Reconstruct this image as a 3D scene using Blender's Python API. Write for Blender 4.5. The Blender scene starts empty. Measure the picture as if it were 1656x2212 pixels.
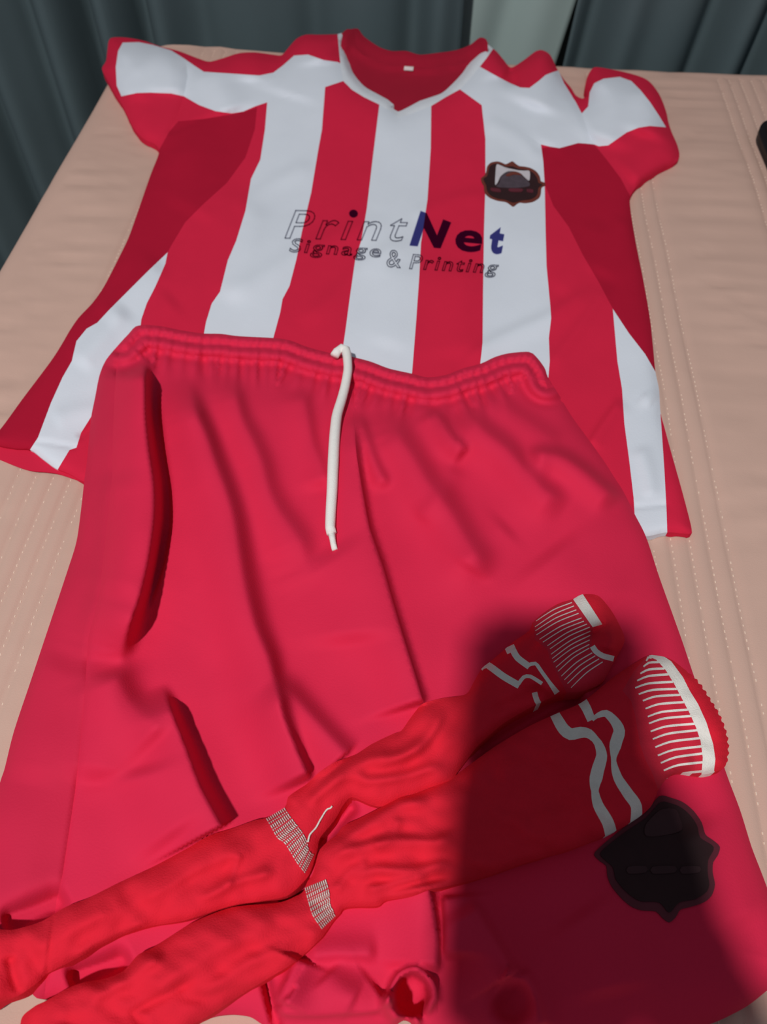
import bpy, bmesh, math, random
import numpy as np
from mathutils import Vector, Matrix
from mathutils.geometry import delaunay_2d_cdt

random.seed(7)
rng = np.random.RandomState(11)
scene = bpy.context.scene
COL = scene.collection
R = math.radians

# ------------------------------------------------------------------ camera, light, exposure
FPX = 1660.0                       # focal length in pixels of the 1656x2212 frame
PITCH, YAW, CAMH = R(55), R(4.75), 0.47
CY, SY = math.cos(YAW), math.sin(YAW)
cam_d = bpy.data.cameras.new('camera'); cam = bpy.data.objects.new('camera', cam_d); COL.objects.link(cam)
cam.location = (0, 0, CAMH); cam.rotation_euler = (R(90) - PITCH, 0, YAW)
cam_d.sensor_fit = 'VERTICAL'; cam_d.sensor_height = 24.0; cam_d.lens = 24.0 * FPX / 2212.0
cam_d.clip_start = 0.002; cam_d.clip_end = 50
cam_d.dof.use_dof = True; cam_d.dof.focus_distance = 0.48; cam_d.dof.aperture_fstop = 6.0
scene.camera = cam

world = bpy.data.worlds.new('world'); scene.world = world; world.use_nodes = True
bg = world.node_tree.nodes['Background']
bg.inputs[0].default_value = (0.80, 0.86, 1.0, 1); bg.inputs[1].default_value = 0.20

def cw(x, y):                      # heading frame of the photographer -> world
    return (x * CY - y * SY, x * SY + y * CY)

LAMP = (*cw(-0.52, -0.81), 2.2)
ld = bpy.data.lights.new('ceiling_bulb', 'POINT'); lo = bpy.data.objects.new('ceiling_bulb', ld); COL.objects.link(lo)
lo.location = LAMP; ld.energy = 196; ld.shadow_soft_size = 0.05; ld.color = (1.0, 0.965, 0.93)

vs = scene.view_settings
vs.view_transform = 'Standard'; vs.look = 'None'; vs.exposure = 0.0; vs.gamma = 1.0; vs.use_curve_mapping = False

# ------------------------------------------------------------------ helpers
def pw(P, z):                      # pixel array (n,2) and height array -> world points
    P = np.asarray(P, float); z = np.broadcast_to(np.asarray(z, float), (len(P),))
    u = (P[:, 0] - 828) / FPX; v = (P[:, 1] - 1106) / FPX
    dy = math.cos(PITCH) - math.sin(PITCH) * v
    dz = -math.sin(PITCH) - math.cos(PITCH) * v
    t = (z - CAMH) / dz
    x, y = u * t, dy * t
    return np.stack([x * CY - y * SY, x * SY + y * CY, z], 1)

def cr(pts, closed=False, step=8.0):      # Catmull-Rom through the points, resampled
    p = np.asarray(pts, float); n = len(p); out = []
    rngi = range(n) if closed else range(n - 1)
    for i in rngi:
        if closed: a, b, c, d = p[(i-1) % n], p[i], p[(i+1) % n], p[(i+2) % n]
        else: a, b, c, d = p[max(i-1, 0)], p[i], p[i+1], p[min(i+2, n-1)]
        L = np.linalg.norm(c - b); k = max(1, int(round(L / step)))
        for j in range(k):
            t = j / k
            lin = b + (c - b) * t
            s = 0.5 * (2*b + (c-a)*t + (2*a-5*b+4*c-d)*t*t + (-a+3*b-3*c+d)*t**3)
            out.append(s * 0.85 + lin * 0.15)
    if not closed: out.append(p[-1])
    return np.array(out)

def sdist(P, poly):                # distance, signed distance (>0 right of a path running down), path parameter
    best = np.full(len(P), 1e18); sg = np.ones(len(P)); tt = np.zeros(len(P))
    seg = np.linalg.norm(np.diff(poly, axis=0), axis=1); cum = np.concatenate([[0], np.cumsum(seg)]); tot = cum[-1]
    for i in range(len(poly) - 1):
        a, b = poly[i], poly[i+1]; ab = b - a; L2 = ab @ ab
        if L2 < 1e-9: continue
        ap = P - a; t = np.clip((ap @ ab) / L2, 0, 1)
        q = ap - t[:, None] * ab; d2 = (q * q).sum(1)
        m = d2 < best
        if m.any():
            best[m] = d2[m]; sg[m] = -np.sign(ab[0] * ap[m, 1] - ab[1] * ap[m, 0]); tt[m] = (cum[i] + t[m] * seg[i]) / tot
    d = np.sqrt(best)
    return d, d * sg, tt

def edged(P, out, cap=150.0):      # distance to the outline, capped
    q = out[::2]; q = np.vstack([q, q[:1]]); best = np.full(len(P), cap * cap)
    order = np.argsort(P[:, 1], kind='stable'); ysrt = P[order, 1]
    for i in range(len(q) - 1):
        a, b = q[i], q[i+1]; ab = b - a; L2 = ab @ ab
        if L2 < 1e-9: continue
        j0 = np.searchsorted(ysrt, min(a[1], b[1]) - cap); j1 = np.searchsorted(ysrt, max(a[1], b[1]) + cap)
        idx = order[j0:j1]; ap = P[idx] - a
        t = np.clip((ap @ ab) / L2, 0, 1); r = ap - t[:, None] * ab
        best[idx] = np.minimum(best[idx], (r * r).sum(1))
    return np.sqrt(best)

def sst(x, a, b):
    t = np.clip((x - a) / (b - a), 0, 1); return t * t * (3 - 2 * t)

_CR = {}
def fold(P, pts, amp, wl, wr, tap=0.18, tap2=None):   # crest line with different width on its two sides
    key = tuple(pts)
    if key not in _CR: _CR[key] = cr(pts, step=22)
    poly = _CR[key]
    pad = 3 * max(np.max(wl), np.max(wr)); lo_, hi_ = poly.min(0) - pad, poly.max(0) + pad
    m = ((P >= lo_) & (P <= hi_)).all(1); out = np.zeros(len(P))
    if not m.any(): return out
    d, s, t = sdist(P[m], poly)
    iw = lambda q: np.interp(t, np.linspace(0, 1, len(q)), q) if hasattr(q, '__len__') else q
    w = np.where(s < 0, iw(wl), iw(wr))
    e = np.ones_like(t)
    if tap > 0: e = e * sst(t, -0.001, tap)
    t2 = tap if tap2 is None else tap2
    if t2 > 0: e = e * sst(1 - t, -0.001, t2)
    out[m] = amp * np.exp(-(d / w) ** 2) * e
    return out

def waves(P, n, lam, amp, seed, aniso=(1, 1)):
    r = np.random.RandomState(seed); o = np.zeros(len(P))
    for _ in range(n):
        th = r.uniform(0, math.pi); k = 2 * math.pi / (lam * r.uniform(0.6, 1.7))
        o += np.sin(k * (math.cos(th) * P[:, 0] * aniso[0] + math.sin(th) * P[:, 1] * aniso[1]) + r.uniform(0, 6.28))
    return o * amp / math.sqrt(n)

def inside(P, poly):
    x, y = P[:, 0], P[:, 1]; c = np.zeros(len(P), bool); n = len(poly)
    for i in range(n):
        x1, y1 = poly[i]; x2, y2 = poly[(i+1) % n]
        if y1 == y2: continue
        m = ((y1 > y) != (y2 > y)) & (x < (x2 - x1) * (y - y1) / (y2 - y1) + x1)
        c ^= m
    return c

def link(name, me, mat, parent=None):
    if mat is not None: me.materials.append(mat)
    o = bpy.data.objects.new(name, me); COL.objects.link(o); o.parent = parent
    return o

def mesh_from(name, V, F, mat, parent=None, smooth=True):
    me = bpy.data.meshes.new(name); me.from_pydata([tuple(map(float, v)) for v in V], [], [tuple(int(i) for i in f) for f in F])
    me.update()
    if smooth: me.polygons.foreach_set('use_smooth', [True] * len(me.polygons))
    return link(name, me, mat, parent)

def empty(name, loc=(0, 0, 0)):
    o = bpy.data.objects.new(name, None); COL.objects.link(o); o.location = loc; o.empty_display_size = 0.02
    bpy.context.view_layer.update()
    return o

def tag(o, label, cat, group=None, kind=None):
    if label: o['label'] = label
    if cat: o['category'] = cat
    if group: o['group'] = group
    if kind: o['kind'] = kind
    return o

def sheet(outer, regions, base, H, spacing, parent, drop=0.004, lines=(), step=8.0):
    """One cloth surface cut along seams into parts. outer/regions: pixel outlines already resampled.
    regions: [(name, poly, material)], base: (name, material). Returns {index: object}, last = base."""
    lo_, hi_ = outer.min(0), outer.max(0)
    gx = np.arange(lo_[0], hi_[0], spacing); gy = np.arange(lo_[1], hi_[1], spacing * 0.87)
    G = np.array([(x + (spacing/2 if j % 2 else 0), y) for j, y in enumerate(gy) for x in gx])
    G = G[inside(G, outer)]
    loops = [(outer, True)] + [(r[1], True) for r in regions] + [(l, False) for l in lines]
    keep = np.ones(len(G), bool)
    for lp, cl in loops:
        q = np.vstack([lp, lp[:1]]) if cl else lp
        a, b = q.min(0) - spacing, q.max(0) + spacing
        m = keep & ((G >= a) & (G <= b)).all(1)
        if m.any():
            d, _, _ = sdist(G[m], q); idx = np.where(m)[0]; keep[idx[d < spacing * 0.45]] = False
    G = G[keep]
    V = [tuple(p) for p in G]; E = []
    for lp, cl in loops:
        s = len(V); V += [tuple(p) for p in lp]; n = len(lp)
        E += [(s+i, s+i+1) for i in range(n-1)] + ([(s+n-1, s)] if cl else [])
    vv, ee, ff, *_ = delaunay_2d_cdt([Vector(v) for v in V], E, [], 0, 0.05)
    VV = np.array([(v.x, v.y) for v in vv]); T = np.array([list(f) for f in ff])
    cen = VV[T].mean(1)
    k = inside(cen, outer); T = T[k]; cen = cen[k]
    lab = np.full(len(T), len(regions))
    for i in range(len(regions) - 1, -1, -1):
        lab[inside(cen, regions[i][1])] = i
    Z = H(VV); W = pw(VV, Z)
    a, b, c = W[T[:, 0]], W[T[:, 1]], W[T[:, 2]]
    A2 = (VV[T[:,1],0]-VV[T[:,0],0])*(VV[T[:,2],1]-VV[T[:,0],1])-(VV[T[:,1],1]-VV[T[:,0],1])*(VV[T[:,2],0]-VV[T[:,0],0])
    T[A2 > 0] = T[A2 > 0][:, [0, 2, 1]]
    ec = {}
    for ti, t in enumerate(T):
        for q in ((t[0], t[1]), (t[1], t[2]), (t[2], t[0])):
            key = (min(q), max(q)); ec[key] = None if key in ec else (ti, q)
    bound = [v for v in ec.values() if v is not None]
    # exact smooth normals from the height field
    res = {}
    for i in range(len(regions) + 1):
        ts = np.where(lab == i)[0]
        if not len(ts): continue
        name, mat = (regions[i][0], regions[i][2]) if i < len(regions) else base
        used = np.unique(T[ts]); mp = {int(u): j for j, u in enumerate(used)}
        MV = [W[u] for u in used]; MF = [[mp[int(x)] for x in T[t]] for t in ts]
        nsm = len(MF)
        for ti, (p, q) in bound:
            if lab[ti] != i: continue
            s = len(MV); P_, Q_ = W[p], W[q]
            dp = drop(VV[[p, q]], W[[p, q]]) if callable(drop) else np.array([P_[2] - drop, Q_[2] - drop])
            MV += [P_, Q_, np.array([Q_[0], Q_[1], dp[1]]), np.array([P_[0], P_[1], dp[0]])]
            MF.append([s+1, s, s+3, s+2])
        res[i] = mesh_from(name, MV, MF, mat, parent)
    return res

def patch(name, poly, H, off, spacing, mat, parent):
    r = sheet(poly, [], (name, mat), lambda Q: H(Q) + off, spacing, parent, drop=off * 0.95)
    return r[0]

def tube(name, C3, rad, mat, parent, nseg=10, caps=True):
    C3 = np.asarray(C3, float); n = len(C3); rad = np.broadcast_to(np.asarray(rad, float), (n,))
    V, F = [], []
    up = np.array([0, 0, 1.0])
    for i in range(n):
        t = C3[min(i+1, n-1)] - C3[max(i-1, 0)]; t /= (np.linalg.norm(t) + 1e-12)
        s = np.cross(t, up); ls = np.linalg.norm(s); s = s / ls if ls > 1e-4 else np.array([1.0, 0, 0]); b = np.cross(s, t)
        for j in range(nseg):
            a = 2 * math.pi * j / nseg
            V.append(C3[i] + rad[i] * (math.cos(a) * s + math.sin(a) * b))
    for i in range(n - 1):
        for j in range(nseg):
            F.append([i*nseg+j, i*nseg+(j+1) % nseg, (i+1)*nseg+(j+1) % nseg, (i+1)*nseg+j])
    if caps:
        F.append(list(range(nseg))[::-1]); F.append([(n-1)*nseg+j for j in range(nseg)])
    return mesh_from(name, V, F, mat, parent)

def bm_obj(name, bm, mat, parent=None, smooth=False):
    bmesh.ops.recalc_face_normals(bm, faces=bm.faces)
    me = bpy.data.meshes.new(name); bm.to_mesh(me); bm.free()
    if smooth: me.polygons.foreach_set('use_smooth', [True] * len(me.polygons))
    return link(name, me, mat, parent)

def box(name, lo_, hi_, mat, parent=None, bev=0.0):
    bm = bmesh.new(); bmesh.ops.create_cube(bm, size=1)
    for v in bm.verts:
        v.co = Vector([lo_[k] + (v.co[k] + 0.5) * (hi_[k] - lo_[k]) for k in range(3)])
    if bev: bmesh.ops.bevel(bm, geom=bm.edges[:], offset=bev, segments=3, affect='EDGES')
    return bm_obj(name, bm, mat, parent)

# ------------------------------------------------------------------ materials
def srgb(r, g, b):
    f = lambda c: (c/255)/12.92 if c/255 <= 0.04045 else ((c/255+0.055)/1.055) ** 2.4
    return (f(r), f(g), f(b), 1)

def mat(name, col, rough=0.9, var=0.06, scale=60, bump=0.0, bscale=900, sheen=0.0, spec=0.2, weave=False):
    m = bpy.data.materials.new(name); m.use_nodes = True
    nt = m.node_tree; N = nt.nodes; L = nt.links; p = N['Principled BSDF']
    p.inputs['Roughness'].default_value = rough; p.inputs['Specular IOR Level'].default_value = spec
    tc = N.new('ShaderNodeTexCoord')
    no = N.new('ShaderNodeTexNoise'); no.inputs['Scale'].default_value = scale; no.inputs['Detail'].default_value = 3
    L.new(tc.outputs['Object'], no.inputs['Vector'])
    mx = N.new('ShaderNodeMix'); mx.data_type = 'RGBA'
    mx.inputs[6].default_value = tuple(c * (1 - var) for c in col[:3]) + (1,)
    mx.inputs[7].default_value = tuple(min(1, c * (1 + var)) for c in col[:3]) + (1,)
    L.new(no.outputs['Fac'], mx.inputs[0]); L.new(mx.outputs[2], p.inputs['Base Color'])
    if sheen:
        p.inputs['Sheen Weight'].default_value = sheen; p.inputs['Sheen Roughness'].default_value = 0.5
    if bump:
        if weave:
            w1 = N.new('ShaderNodeTexWave'); w1.bands_direction = 'X'; w1.inputs['Scale'].default_value = bscale
            w2 = N.new('ShaderNodeTexWave'); w2.bands_direction = 'Y'; w2.inputs['Scale'].default_value = bscale
            ad = N.new('ShaderNodeMath'); ad.operation = 'ADD'
            L.new(tc.outputs['Object'], w1.inputs['Vector']); L.new(tc.outputs['Object'], w2.inputs['Vector'])
            L.new(w1.outputs['Fac'], ad.inputs[0]); L.new(w2.outputs['Fac'], ad.inputs[1]); src = ad.outputs[0]
        else:
            nb = N.new('ShaderNodeTexNoise'); nb.inputs['Scale'].default_value = bscale; nb.inputs['Detail'].default_value = 2
            L.new(tc.outputs['Object'], nb.inputs['Vector']); src = nb.outputs['Fac']
        bp = N.new('ShaderNodeBump'); bp.inputs['Strength'].default_value = bump; bp.inputs['Distance'].default_value = 0.0006
        L.new(src, bp.inputs['Height']); L.new(bp.outputs['Normal'], p.inputs['Normal'])
    return m

def ink(name, col):                # printed ink: tints the cloth under it
    m = bpy.data.materials.new(name); m.use_nodes = True
    nt = m.node_tree; nt.nodes.clear()
    o = nt.nodes.new('ShaderNodeOutputMaterial'); t = nt.nodes.new('ShaderNodeBsdfTransparent')
    t.inputs[0].default_value = col; nt.links.new(t.outputs[0], o.inputs[0])
    return m

M = dict(
    jred=mat('jersey_red_polyester', (0.64, 0.018, 0.058, 1), 0.95, 0.05, 40, 0.25, 700, spec=0.08),
    jdark=mat('jersey_dark_red_mesh_fabric', (0.42, 0.009, 0.034, 1), 0.95, 0.05, 40, 0.3, 900, spec=0.06),
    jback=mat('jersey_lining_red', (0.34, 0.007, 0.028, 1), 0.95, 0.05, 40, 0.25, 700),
    jwhite=mat('jersey_white_polyester', (0.69, 0.74, 0.82, 1), 0.95, 0.03, 40, 0.25, 700, spec=0.08),
    jtrim=mat('collar_white_piping', (0.76, 0.80, 0.86, 1), 0.8, 0.03, 60, 0.25, 700),
    sred=mat('shorts_crimson_polyester', (0.68, 0.0195, 0.070, 1), 0.8, 0.05, 30, 0.25, 800, spec=0.16),
    sside=mat('shorts_side_panel_shaded_crimson', (0.61, 0.018, 0.064, 1), 0.8, 0.05, 30, 0.25, 800, spec=0.16),  # shorts crimson darkened, painting in the dimmer light at lower left
    string=mat('drawstring_white_cotton', (0.86, 0.85, 0.82, 1), 0.85, 0.05, 300, 0.5, 1500),
    sock=mat('sock_scarlet_knit', (0.72, 0.018, 0.040, 1), 0.95, 0.08, 90, 0.5, 1100, spec=0.08),
    sockdark=mat('sock_red_ribbing_ground', (0.62, 0.022, 0.050, 1), 0.95, 0.08, 200, 0.5, 1100),
    sockwhite=mat('sock_white_knit', (0.80, 0.77, 0.72, 1), 0.95, 0.06, 400, 0.7, 1500),
    bed=mat('beige_microfibre_quilt', (0.59, 0.395, 0.325, 1), 0.85, 0.04, 25, 0.25, 1200),
    stitch=mat('pale_quilting_thread', (0.84, 0.68, 0.56, 1), 0.7, 0.05, 200),
    curtain=mat('curtain_slate_green', (0.085, 0.122, 0.135, 1), 0.85, 0.12, 8, 0.2, 400),
    pale=mat('curtain_pale_aqua_lining', (0.36, 0.46, 0.45, 1), 0.85, 0.06, 8, 0.2, 400),
    badge=mat('badge_print_black', (0.030, 0.011, 0.013, 1), 0.7, 0.2, 80),
    badgeb=mat('badge_border_brown', (0.15, 0.035, 0.025, 1), 0.6, 0.2, 80),
    badgew=mat('badge_silver_white', (0.55, 0.52, 0.56, 1), 0.6, 0.1, 80),
    badgeg=mat('badge_charcoal', (0.075, 0.055, 0.07, 1), 0.6, 0.35, 200),
    badger=mat('badge_dull_red', (0.11, 0.018, 0.03, 1), 0.6, 0.2, 80),
    badgek=mat('badge_print_faint', (0.045, 0.016, 0.020, 1), 0.6, 0.2, 80),
    label=mat('label_white', (0.7, 0.62, 0.62, 1), 0.8),
    black=mat('black_plastic', (0.012, 0.010, 0.012, 1), 0.5, 0.1, 40),
    grey=mat('grey_rubber', (0.08, 0.08, 0.09, 1), 0.6, 0.1, 40),
    wall=mat('painted_wall', (0.32, 0.33, 0.33, 1), 0.9, 0.04, 5),
    floor=mat('brown_floor', (0.12, 0.075, 0.05, 1), 0.6, 0.2, 6),
    wood=mat('bed_frame_wood', (0.16, 0.08, 0.04, 1), 0.5, 0.25, 12),
    mattress=mat('mattress_cover', (0.6, 0.57, 0.52, 1), 0.9, 0.04, 20),
    skin=mat('skin', (0.30, 0.15, 0.095, 1), 0.55, 0.06, 30, 0.1, 300),
    hair=mat('hair_black', (0.012, 0.010, 0.009, 1), 0.6, 0.2, 200),
    shirt=mat('grey_cotton_tshirt', (0.10, 0.11, 0.13, 1), 0.9, 0.06, 30, 0.2, 600),
    trousers=mat('dark_trousers', (0.035, 0.04, 0.06, 1), 0.9, 0.06, 30, 0.2, 600),
    glass=mat('phone_glass', (0.02, 0.02, 0.025, 1), 0.15, 0.02, 10, spec=0.5),
    navy=ink('navy_print_ink', (0.23, 0.23, 0.47, 1)),
    outline=ink('grey_outline_ink', (0.42, 0.42, 0.46, 1)),
)

# ------------------------------------------------------------------ room
FLOORZ = -0.55
WALLY = 1.25
def struct(o): o['kind'] = 'structure'; return o
struct(box('floor', (-2.0, -2.0, FLOORZ - 0.05), (2.6, WALLY + 0.1, FLOORZ), M['floor']))
struct(box('wall_back', (-2.0, WALLY, FLOORZ), (2.6, WALLY + 0.1, 2.0), M['wall']))

# curtains hang in front of the back wall, floor to rail
def curtain(name, x0, x1, fn, lean, matk, label, y0):
    nx = max(8, int((x1 - x0) / 0.006)); zs = np.linspace(FLOORZ + 0.015, 1.75, 26)
    V, F = [], []
    for side in (0, 1):
        for z in zs:
            for i in range(nx + 1):
                x = x0 + (x1 - x0) * i / nx
                V.append((x + lean * z, y0 + fn(x, z) + (0.0025 if side else 0), z))
    row = nx + 1; n = row * len(zs)
    for j in range(len(zs) - 1):
        for i in range(nx):
            a = j * row + i; F.append([a, a+1, a+row+1, a+row]); F.append([n+a+1, n+a, n+a+row, n+a+row+1])
    for j in range(len(zs) - 1):
        for i in (0, nx):
            a = j * row + i; F.append([a, a+row, n+a+row, n+a] if i == 0 else [a+row, a, n+a, n+a+row])
    t = empty(name, (x0, y0, FLOORZ)); tag(t, label, 'curtain', 'curtains along the back wall')
    o = mesh_from('cloth', np.array(V) - np.array([x0, y0, FLOORZ]), F, M[matk], t)
    return t

def bumps(lst, x, wob=0.0):
    y = 0
    for c, a, w in lst: y += a * math.exp(-((x - c - wob) / w) ** 2)
    return y
# negative = towards the room
LF = [(-0.92, -0.03, 0.03), (-0.83, 0.02, 0.02), (-0.76, -0.035, 0.03), (-0.695, 0.04, 0.016), (-0.645, -0.035, 0.026), (-0.592, 0.02, 0.012), (-0.555, -0.03, 0.022),
      (-0.515, 0.05, 0.014), (-0.47, -0.04, 0.022), (-0.43, 0.035, 0.011), (-0.395, -0.03, 0.022), (-0.345, 0.012, 0.018), (-0.27, -0.012, 0.04), (-0.19, 0.015, 0.02), (-0.12, -0.016, 0.04), (-0.055, 0.02, 0.018), (-0.02, -0.02, 0.02)]
curtain('curtain', -1.15, 0.012, lambda x, z: bumps(LF, x, 0.008 * math.sin(3 * z)), 0.0, 'curtain',
        'dark slate-green curtain behind the shirt collar, bunched in deep folds past the bed corner', 1.135)
curtain('curtain', 0.0, 0.165, lambda x, z: bumps([(0.03, -0.012, 0.03), (0.075, 0.008, 0.02), (0.12, -0.01, 0.03)], x) + 0.004 * math.sin(5 * z), 0.16, 'pale',
        'pale aqua curtain panel between the two dark curtains', 1.203)
RF = [(0.185, 0.03, 0.016), (0.225, -0.03, 0.026), (0.285, -0.02, 0.04), (0.335, 0.03, 0.016), (0.375, -0.03, 0.022), (0.41, 0.03, 0.014), (0.45, -0.03, 0.026), (0.50, 0.02, 0.02),
      (0.56, -0.03, 0.03), (0.63, 0.03, 0.02), (0.70, -0.03, 0.03), (0.78, 0.03, 0.02), (0.86, -0.03, 0.03), (0.95, 0.03, 0.02), (1.04, -0.03, 0.03)]
curtain('curtain', 0.158, 1.15, lambda x, z: bumps(RF, x, 0.006 * math.sin(3 * z)), 0.05, 'curtain',
        'dark slate-green curtain hanging behind the right sleeve of the shirt', 1.135)

# ------------------------------------------------------------------ bed and bedspread
BX0, BX1, BY0, BY1, BR = -0.428, 1.46, -0.30, 1.043, 0.075
bed = empty('bed', (0.52, 0.36, FLOORZ)); tag(bed, 'double bed under the beige quilted bedspread', 'bed')
bo = np.array([0.52, 0.36, FLOORZ])
def bbox(name, lo_, hi_, m, bev):
    return box(name, np.array(lo_) - bo, np.array(hi_) - bo, m, bed, bev)
bbox('mattress', (BX0 + 0.03, BY0 + 0.03, -0.25), (BX1 - 0.03, BY1 - 0.03, -0.012), M['mattress'], 0.02)
bbox('base', (BX0 + 0.03, BY0 + 0.03, -0.42), (BX1 - 0.03, BY1 - 0.03, -0.251), M['wood'], 0.005)
for sx in (BX0 + 0.05, BX1 - 0.11):
    for sy in (BY0 + 0.05, BY1 - 0.11):
        bbox('leg', (sx, sy, FLOORZ), (sx + 0.06, sy + 0.06, -0.421), M['wood'], 0.004)

STL = [-0.311 + 0.1603 * k + 0.0135 * j for k in range(0, 11) for j in range(5)]
STL = [s for s in STL if s < BX1 - 0.03]
STA = np.array(STL)
def bed_z(x, y):
    x = np.asarray(x, float); y = np.asarray(y, float)
    d = np.abs(x[:, None] - STA[None, :]).min(1)
    z = -0.0016 * np.exp(-(d / 0.0028) ** 2)
    ph = ((x + 0.311 - 0.027) / 0.1603) % 1.0
    mid = np.sin(math.pi * ph) ** 2                      # puckers between the stitched bands
    q = np.stack([x * 1.0, y], 1)
    ph1 = y * 88 + 1.6 * np.sin(y * 31 + 1) + 1.5 * np.sin(x * 9) + 0.6 * np.sin(x * 37 + y * 20)
    ph2 = y * 133 + 2.0 * np.sin(y * 19 + 2) + 2.0 * np.sin(x * 12 + 1)
    z += mid * (0.0036 * np.sqrt(np.abs(np.sin(ph1))) * (0.35 + 0.65 * np.sin(y * 11 + x * 17) ** 2) + 0.0020 * np.sqrt(np.abs(np.sin(ph2))) - 0.003)
    z += waves(q, 6, 0.25, 0.0012, 5) + 0.011 * np.exp(-((x + 0.31) / 0.10) ** 2 - ((y - 1.03) / 0.08) ** 2)
    return z
def bed_bump(x, y): return 0.011 * np.exp(-((x + 0.31) / 0.10) ** 2 - ((y - 1.03) / 0.08) ** 2)
def lift(P):                       # height the cover adds under a garment
    w = pw(P, 0.008); return 0.0015 + bed_bump(w[:, 0], w[:, 1])
def onbed(p, w): return bed_z(w[:, 0], w[:, 1]) + 0.0004
def rrect(x0, x1, y0, y1, r, n=10, step=0.02):
    pts = []
    for cx, cy, a0 in ((x1-r, y1-r, 0), (x0+r, y1-r, 90), (x0+r, y0+r, 180), (x1-r, y0+r, 270)):
        for k in range(n + 1):
            a = R(a0 + 90 * k / n); pts.append((cx + r*math.cos(a), cy + r*math.sin(a)))
    out = []
    for i in range(len(pts)):
        a, b = np.array(pts[i]), np.array(pts[(i+1) % len(pts)]); L = np.linalg.norm(b - a); k = max(1, int(L/step))
        out += [a + (b-a)*j/k for j in range(k)]
    return np.array(out)
EDGE = 0.022
inner = rrect(BX0+EDGE, BX1-EDGE, BY0+EDGE, BY1-EDGE, BR-EDGE)
xs = sorted(set([round(x, 4) for x in np.arange(BX0, 0.55, 0.011)] + [round(x, 4) for x in np.arange(0.55, BX1, 0.03)] +
                [round(s + o, 4) for s in STL if s < 0.5 for o in (-0.0045, -0.0022, 0, 0.0022, 0.0045)]))
ys = np.arange(BY0, BY1, 0.0075)
G = np.array([(x, y) for x in xs for y in ys]); G = G[inside(G, rrect(BX0+EDGE+0.003, BX1-EDGE-0.003, BY0+EDGE+0.003, BY1-EDGE-0.003, BR-EDGE))]
n0 = len(G); ni = len(inner)
vv, ee, ff, *_ = delaunay_2d_cdt([Vector(p) for p in np.vstack([G, inner])], [(n0+i, n0+(i+1) % ni) for i in range(ni)], [], 1, 1e-6)
VV = np.array([(v.x, v.y) for v in vv]); Z = bed_z(VV[:, 0], VV[:, 1])
V = [tuple(p) + (z,) for p, z in zip(VV, Z)]; F = [list(f) for f in ff]
# rings round the rounded edge and down the sides
prof = [(EDGE * math.sin(R(a)), -EDGE * (1 - math.cos(R(a)))) for a in (15, 30, 45, 60, 75, 90)] + [(EDGE + 0.003, -0.08), (EDGE + 0.006, -0.2), (EDGE + 0.008, -0.34), (EDGE + 0.010, -0.46)]
nxt = np.roll(inner, -1, 0) - np.roll(inner, 1, 0); nrm = np.stack([nxt[:, 1], -nxt[:, 0]], 1); nrm /= np.linalg.norm(nrm, axis=1)[:, None]
iz = bed_z(inner[:, 0], inner[:, 1]); s0 = len(V)
arc = np.concatenate([[0], np.cumsum(np.linalg.norm(np.diff(inner, axis=0), axis=1))])
for k, (o, dz) in enumerate([(0, 0)] + prof):
    wv = 0.008 * np.sin(arc * 26) * max(0, -dz - 0.05) / 0.4
    for i in range(ni):
        p = inner[i] + nrm[i] * (o + wv[i]); V.append((p[0], p[1], iz[i] * max(0, 1 - k / 4) + dz))
for k in range(len(prof)):
    for i in range(ni):
        a = s0 + k*ni + i; b = s0 + k*ni + (i+1) % ni; F.append([a, a+ni, b+ni, b])
spread = empty('bedspread', (0.52, 0.36, 0)); tag(spread, 'beige quilted bedspread with rows of pale running stitches covering the bed', 'bedspread')
so = np.array([0.52, 0.36, 0])
quilt = mesh_from('quilt', np.array(V) - so, F, M['bed'], spread)
bm = bmesh.new(); bm.from_mesh(quilt.data); bmesh.ops.recalc_face_normals(bm, faces=bm.faces); bm.to_mesh(quilt.data); bm.free()
# running stitches, real little thread bars lying in the grooves
V, F = [], []
for s in STL:
    if s > 0.52: continue
    yy = np.arange(BY0 + 0.04, BY1 - 0.03, 0.0056); xx = s + 0.0006 * np.sin(yy * 40 + s * 900)
    zz = bed_z(xx, yy)
    for x, y, z in zip(xx, yy, zz):
        if random.random() < 0.22: continue
        l, w, hh = 0.0008 * random.uniform(0.7, 1.3), 0.00040, 0.0005; b = len(V)
        y += random.uniform(-0.0004, 0.0004)
        V += [(x-w, y-l, z), (x+w, y-l, z), (x+w, y+l, z), (x-w, y+l, z), (x-w*.6, y-l*.7, z+hh), (x+w*.6, y-l*.7, z+hh), (x+w*.6, y+l*.7, z+hh), (x-w*.6, y+l*.7, z+hh)]
        F += [[b+4, b+5, b+6, b+7], [b, b+1, b+5, b+4], [b+1, b+2, b+6, b+5], [b+2, b+3, b+7, b+6], [b+3, b, b+4, b+7]]
st = mesh_from('running_stitches', np.array(V) - so, F, M['stitch'], spread, smooth=False); st['kind'] = 'stuff'

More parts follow.
